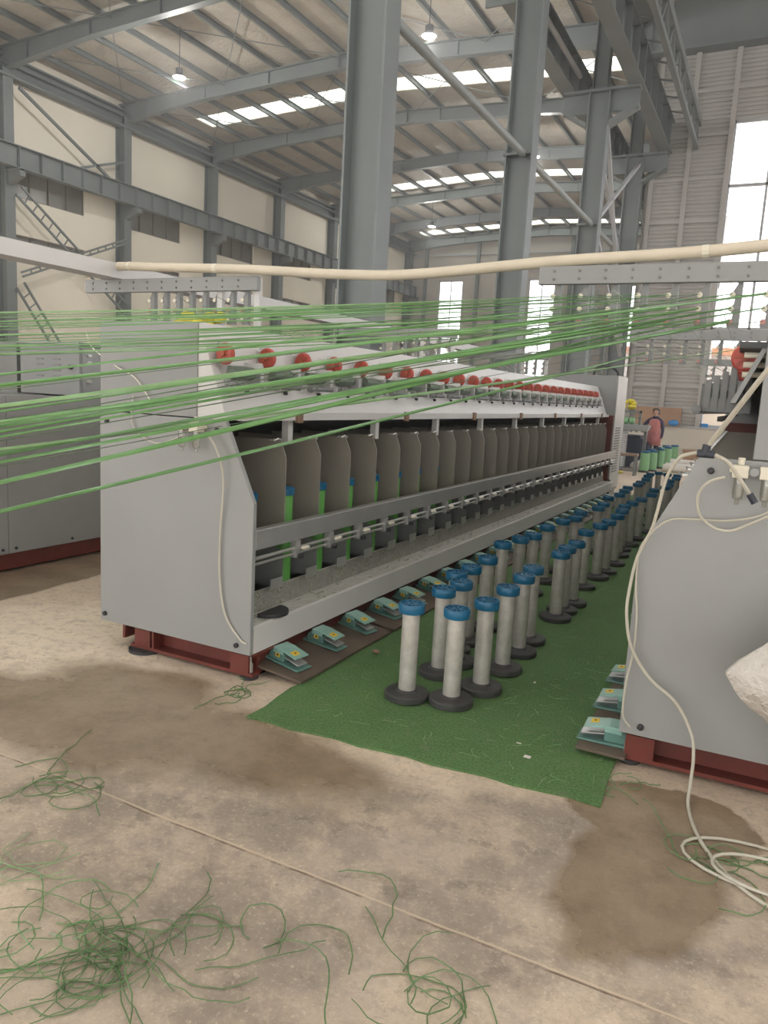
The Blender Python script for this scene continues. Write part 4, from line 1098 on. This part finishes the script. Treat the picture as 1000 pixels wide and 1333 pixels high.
# ------------------------------------------------------------------ the woman
def person(loc, rz):
    joints = {}
    def J(n, co, r): joints[n] = (len(joints), Vector(co), r)
    J('pel', (0, 0, .90), .135); J('wst', (0, 0, 1.03), .118); J('chs', (0, .01, 1.20), .135); J('upc', (0, .015, 1.30), .115); J('nk', (0, .005, 1.375), .05); J('nk2', (0, -.01, 1.42), .05); J('hd', (0, -.015, 1.475), .078); J('hd2', (0, -.01, 1.535), .082); J('crn', (0, 0, 1.575), .055)
    for s, n in ((1, 'l'), (-1, 'r')):
        J(n+'hip', (s*.085, 0, .84), .105); J(n+'kn', (s*.09, -.02, .47), .062); J(n+'an', (s*.09, .01, .085), .042); J(n+'toe', (s*.10, -.12, .035), .035)
        J(n+'sh', (s*.165, .01, 1.29), .062)
    J('lel', (.22, .02, 1.03), .047); J('lwr', (.225, -.07, .82), .032); J('lha', (.22, -.1, .765), .036)
    J('rel', (-.30, -.05, 1.11), .047); J('rwr', (-.22, -.26, 1.08), .032); J('rha', (-.17, -.31, 1.08), .036)
    E = [('pel', 'wst'), ('wst', 'chs'), ('chs', 'upc'), ('upc', 'nk'), ('nk', 'nk2'), ('nk2', 'hd'), ('hd', 'hd2'), ('hd2', 'crn')]
    for n in 'lr': E += [('pel', n+'hip'), (n+'hip', n+'kn'), (n+'kn', n+'an'), (n+'an', n+'toe'), ('upc', n+'sh'), (n+'sh', n+'el'), (n+'el', n+'wr'), (n+'wr', n+'ha')]
    def fingers(n, base, d, side):
        d = Vector(d).normalized(); sd = Vector(side).normalized()
        for k, (o_, L) in enumerate(((-.024, .068), (-.008, .078), (.008, .074), (.024, .058))):
            p = Vector(base)+sd*o_+d*.03; q = p+d*L*.5; w_ = q+(d*.8+Vector((0, .0, -.45)))*L*.5
            J(n+'f%da' % k, p, .0105); J(n+'f%db' % k, q, .009); J(n+'f%dc' % k, w_, .0075)
            E.extend([(n+'ha', n+'f%da' % k), (n+'f%da' % k, n+'f%db' % k), (n+'f%db' % k, n+'f%dc' % k)])
        p = Vector(base)-sd*.035-d*.005; q = p-sd*.018+d*.03
        J(n+'ta', p, .011); J(n+'tb', q, .009); E.extend([(n+'ha', n+'ta'), (n+'ta', n+'tb')])
    fingers('l', (.22, -.1, .765), (0, -.15, -1), (0, 1, 0)); fingers('r', (-.17, -.31, 1.08), (.7, -.6, -.1), (.2, .2, 1))
    me = bpy.data.meshes.new('person'); me.from_pydata([j[1] for j in joints.values()], [(joints[a][0], joints[b][0]) for a, b in E], [])
    o = bpy.data.objects.new('person', me); COL.objects.link(o)
    md = o.modifiers.new('Skin', 'SKIN'); md.use_smooth_shade = True
    for i, j in enumerate(joints.values()):
        me.skin_vertices[0].data[i].radius = (j[2], j[2]*(.8 if list(joints)[i] in ('pel', 'wst', 'chs', 'upc') else 1)); me.skin_vertices[0].data[i].use_root = (i == 0)
    o.modifiers.new('Subd', 'SUBSURF').levels = 1
    dg = bpy.context.evaluated_depsgraph_get(); dg.update()
    nm = bpy.data.meshes.new_from_object(o.evaluated_get(dg)); o.modifiers.clear(); o.data = nm; nm.name = 'person'
    nm.materials.clear()
    for k in ('skin', 'navy', 'trouser', 'black'): nm.materials.append(MT[k])
    for p in nm.polygons:
        c = p.center; arm = abs(c.x) > .15
        hand = (c.z < .83 and c.x > .18 and c.z > .6 and c.y < .0) or (c.y < -.265 and c.z > .9)
        p.material_index = 0 if (hand or c.z > 1.40) else (3 if c.z < .07 else (2 if c.z < .9 and not (arm and c.z > .75) else 1))
        p.use_smooth = True
    o.location = loc; o.rotation_euler.z = rz
    # head details, hair and the apron
    f = M(); f.ell((0, -.082, 1.50), (.014, .018, .02), 10, 7); f.ell((-.088, 0, 1.505), (.012, .02, .03), 8, 6); f.ell((.088, 0, 1.505), (.012, .02, .03), 8, 6)
    f.build('face_detail', MT['skin'], o, True)
    M().ell((-.032, -.078, 1.525), (.012, .008, .007), 8, 6).ell((.032, -.078, 1.525), (.012, .008, .007), 8, 6).build('eye', MT['eye'], o, True)
    M().ell((0, -.08, 1.462), (.022, .009, .007), 8, 6).build('mouth', MT['lips'], o, True)
    h = M(); prof = []
    n = 18
    for i in range(9):
        ph = PI*.5*i/8
        for k in range(n):
            th = 2*PI*k/n; front = max(0, -math.sin(th))
            r = .098*math.cos(ph)+.001; z = 1.53-.075*(1-front*1.2)*(i == 0)+.085*math.sin(ph)+.045*front*(i < 3)
            h.v.append((r*math.cos(th), .012+r*math.sin(th)*1.03, z))
    for i in range(8):
        for k in range(n): h.f.append((i*n+k, i*n+(k+1) % n, (i+1)*n+(k+1) % n, (i+1)*n+k)); h.mi.append(0)
    h.ell((0, .10, 1.50), (.05, .045, .05)); h.mi = [0]*len(h.f)
    h.build('hair', MT['hair'], o, True)
    a = M(); rings = [(.62, .20, .155), (.8, .185, .15), (.95, .165, .135), (1.05, .15, .125), (1.2, .165, .14), (1.28, .15, .125), (1.33, .09, .08)]
    vs = []; n = 28
    for (z, rx, ry) in rings:
        for k in range(n):
            t = 2*PI*k/n; w_ = 1+.03*math.sin(7*t)*(1.0 if z < 1 else 0); vs.append((rx*math.cos(t)*w_, ry*math.sin(t)*w_, z))
    fs = [(i*n+k, i*n+(k+1) % n, (i+1)*n+(k+1) % n, (i+1)*n+k) for i in range(len(rings)-1) for k in range(n)]
    a.add(vs, fs); ap = a.build('apron', MT['pink'], o, True)
    so = ap.modifiers.new('Solid', 'SOLIDIFY'); so.thickness = .006
    pk_ = M().prism([(-.07, .98), (.07, .98), (.075, .86), (-.075, .86)], 'y', -.158, -.148).build('pocket', MT['pink'], ap)
    M().lathe([(.085, 1.37), (.07, 1.40), (.06, 1.395)], 16, (0, 0, 0)).build('scarf', MT['navy'], o, True)
    return tag(o, 'woman in dusty pink apron over dark sleeves standing beyond the machines', 'person')
person((-2.86, 21.6, 0), -.15)

# ------------------------------------------------------------------ thin haze volume added to veil the far hall
m = bpy.data.materials.new('hall haze'); m.use_nodes = True; nt = m.node_tree; nt.nodes.clear()
o_ = nt.nodes.new('ShaderNodeOutputMaterial'); vsn = nt.nodes.new('ShaderNodeVolumeScatter')
vsn.inputs['Density'].default_value = .005; vsn.inputs['Anisotropy'].default_value = .5; vsn.inputs['Color'].default_value = (1, 1, 1, 1)
link(nt, vsn.outputs[0], o_.inputs['Volume'])
hz = M().box(XW-1., 17., -11, YE+1., -.6, 15.2).build('thin_haze', m); hz['kind'] = 'stuff'
tag(hz, 'thin haze filling the hall towards the bright windows', 'haze')

# ------------------------------------------------------------------ light
w = bpy.data.worlds.new('overcast sky'); scene.world = w; w.use_nodes = True
nt = w.node_tree; bg = nt.nodes['Background']
tc = nt.nodes.new('ShaderNodeTexCoord'); sp = nt.nodes.new('ShaderNodeSeparateXYZ'); link(nt, tc.outputs['Generated'], sp.inputs[0])
link(nt, ramp(nt, maprange(nt, sp.outputs[2], -.1, .6), [(0, (1., .985, .965)), (1, (1., .98, .95))]), bg.inputs['Color'])
bg.inputs['Strength'].default_value = 3.2
for o in [x for x in COL.objects if x.name.startswith('high_bay_lamp')]:
    L = bpy.data.lights.new('lamp_light', 'POINT'); L.energy = 800; L.shadow_soft_size = .2; L.color = (1, .97, .92)
    lo = bpy.data.objects.new('lamp_light', L); COL.objects.link(lo); lo.location = (0, 0, -.08); lo.parent = o

vs_ = scene.view_settings
scene.cycles.diffuse_bounces = 7; scene.cycles.max_bounces = 14
vs_.view_transform = 'Standard'; vs_.look = 'None'; vs_.gamma = 1; vs_.use_curve_mapping = False; vs_.exposure = .2
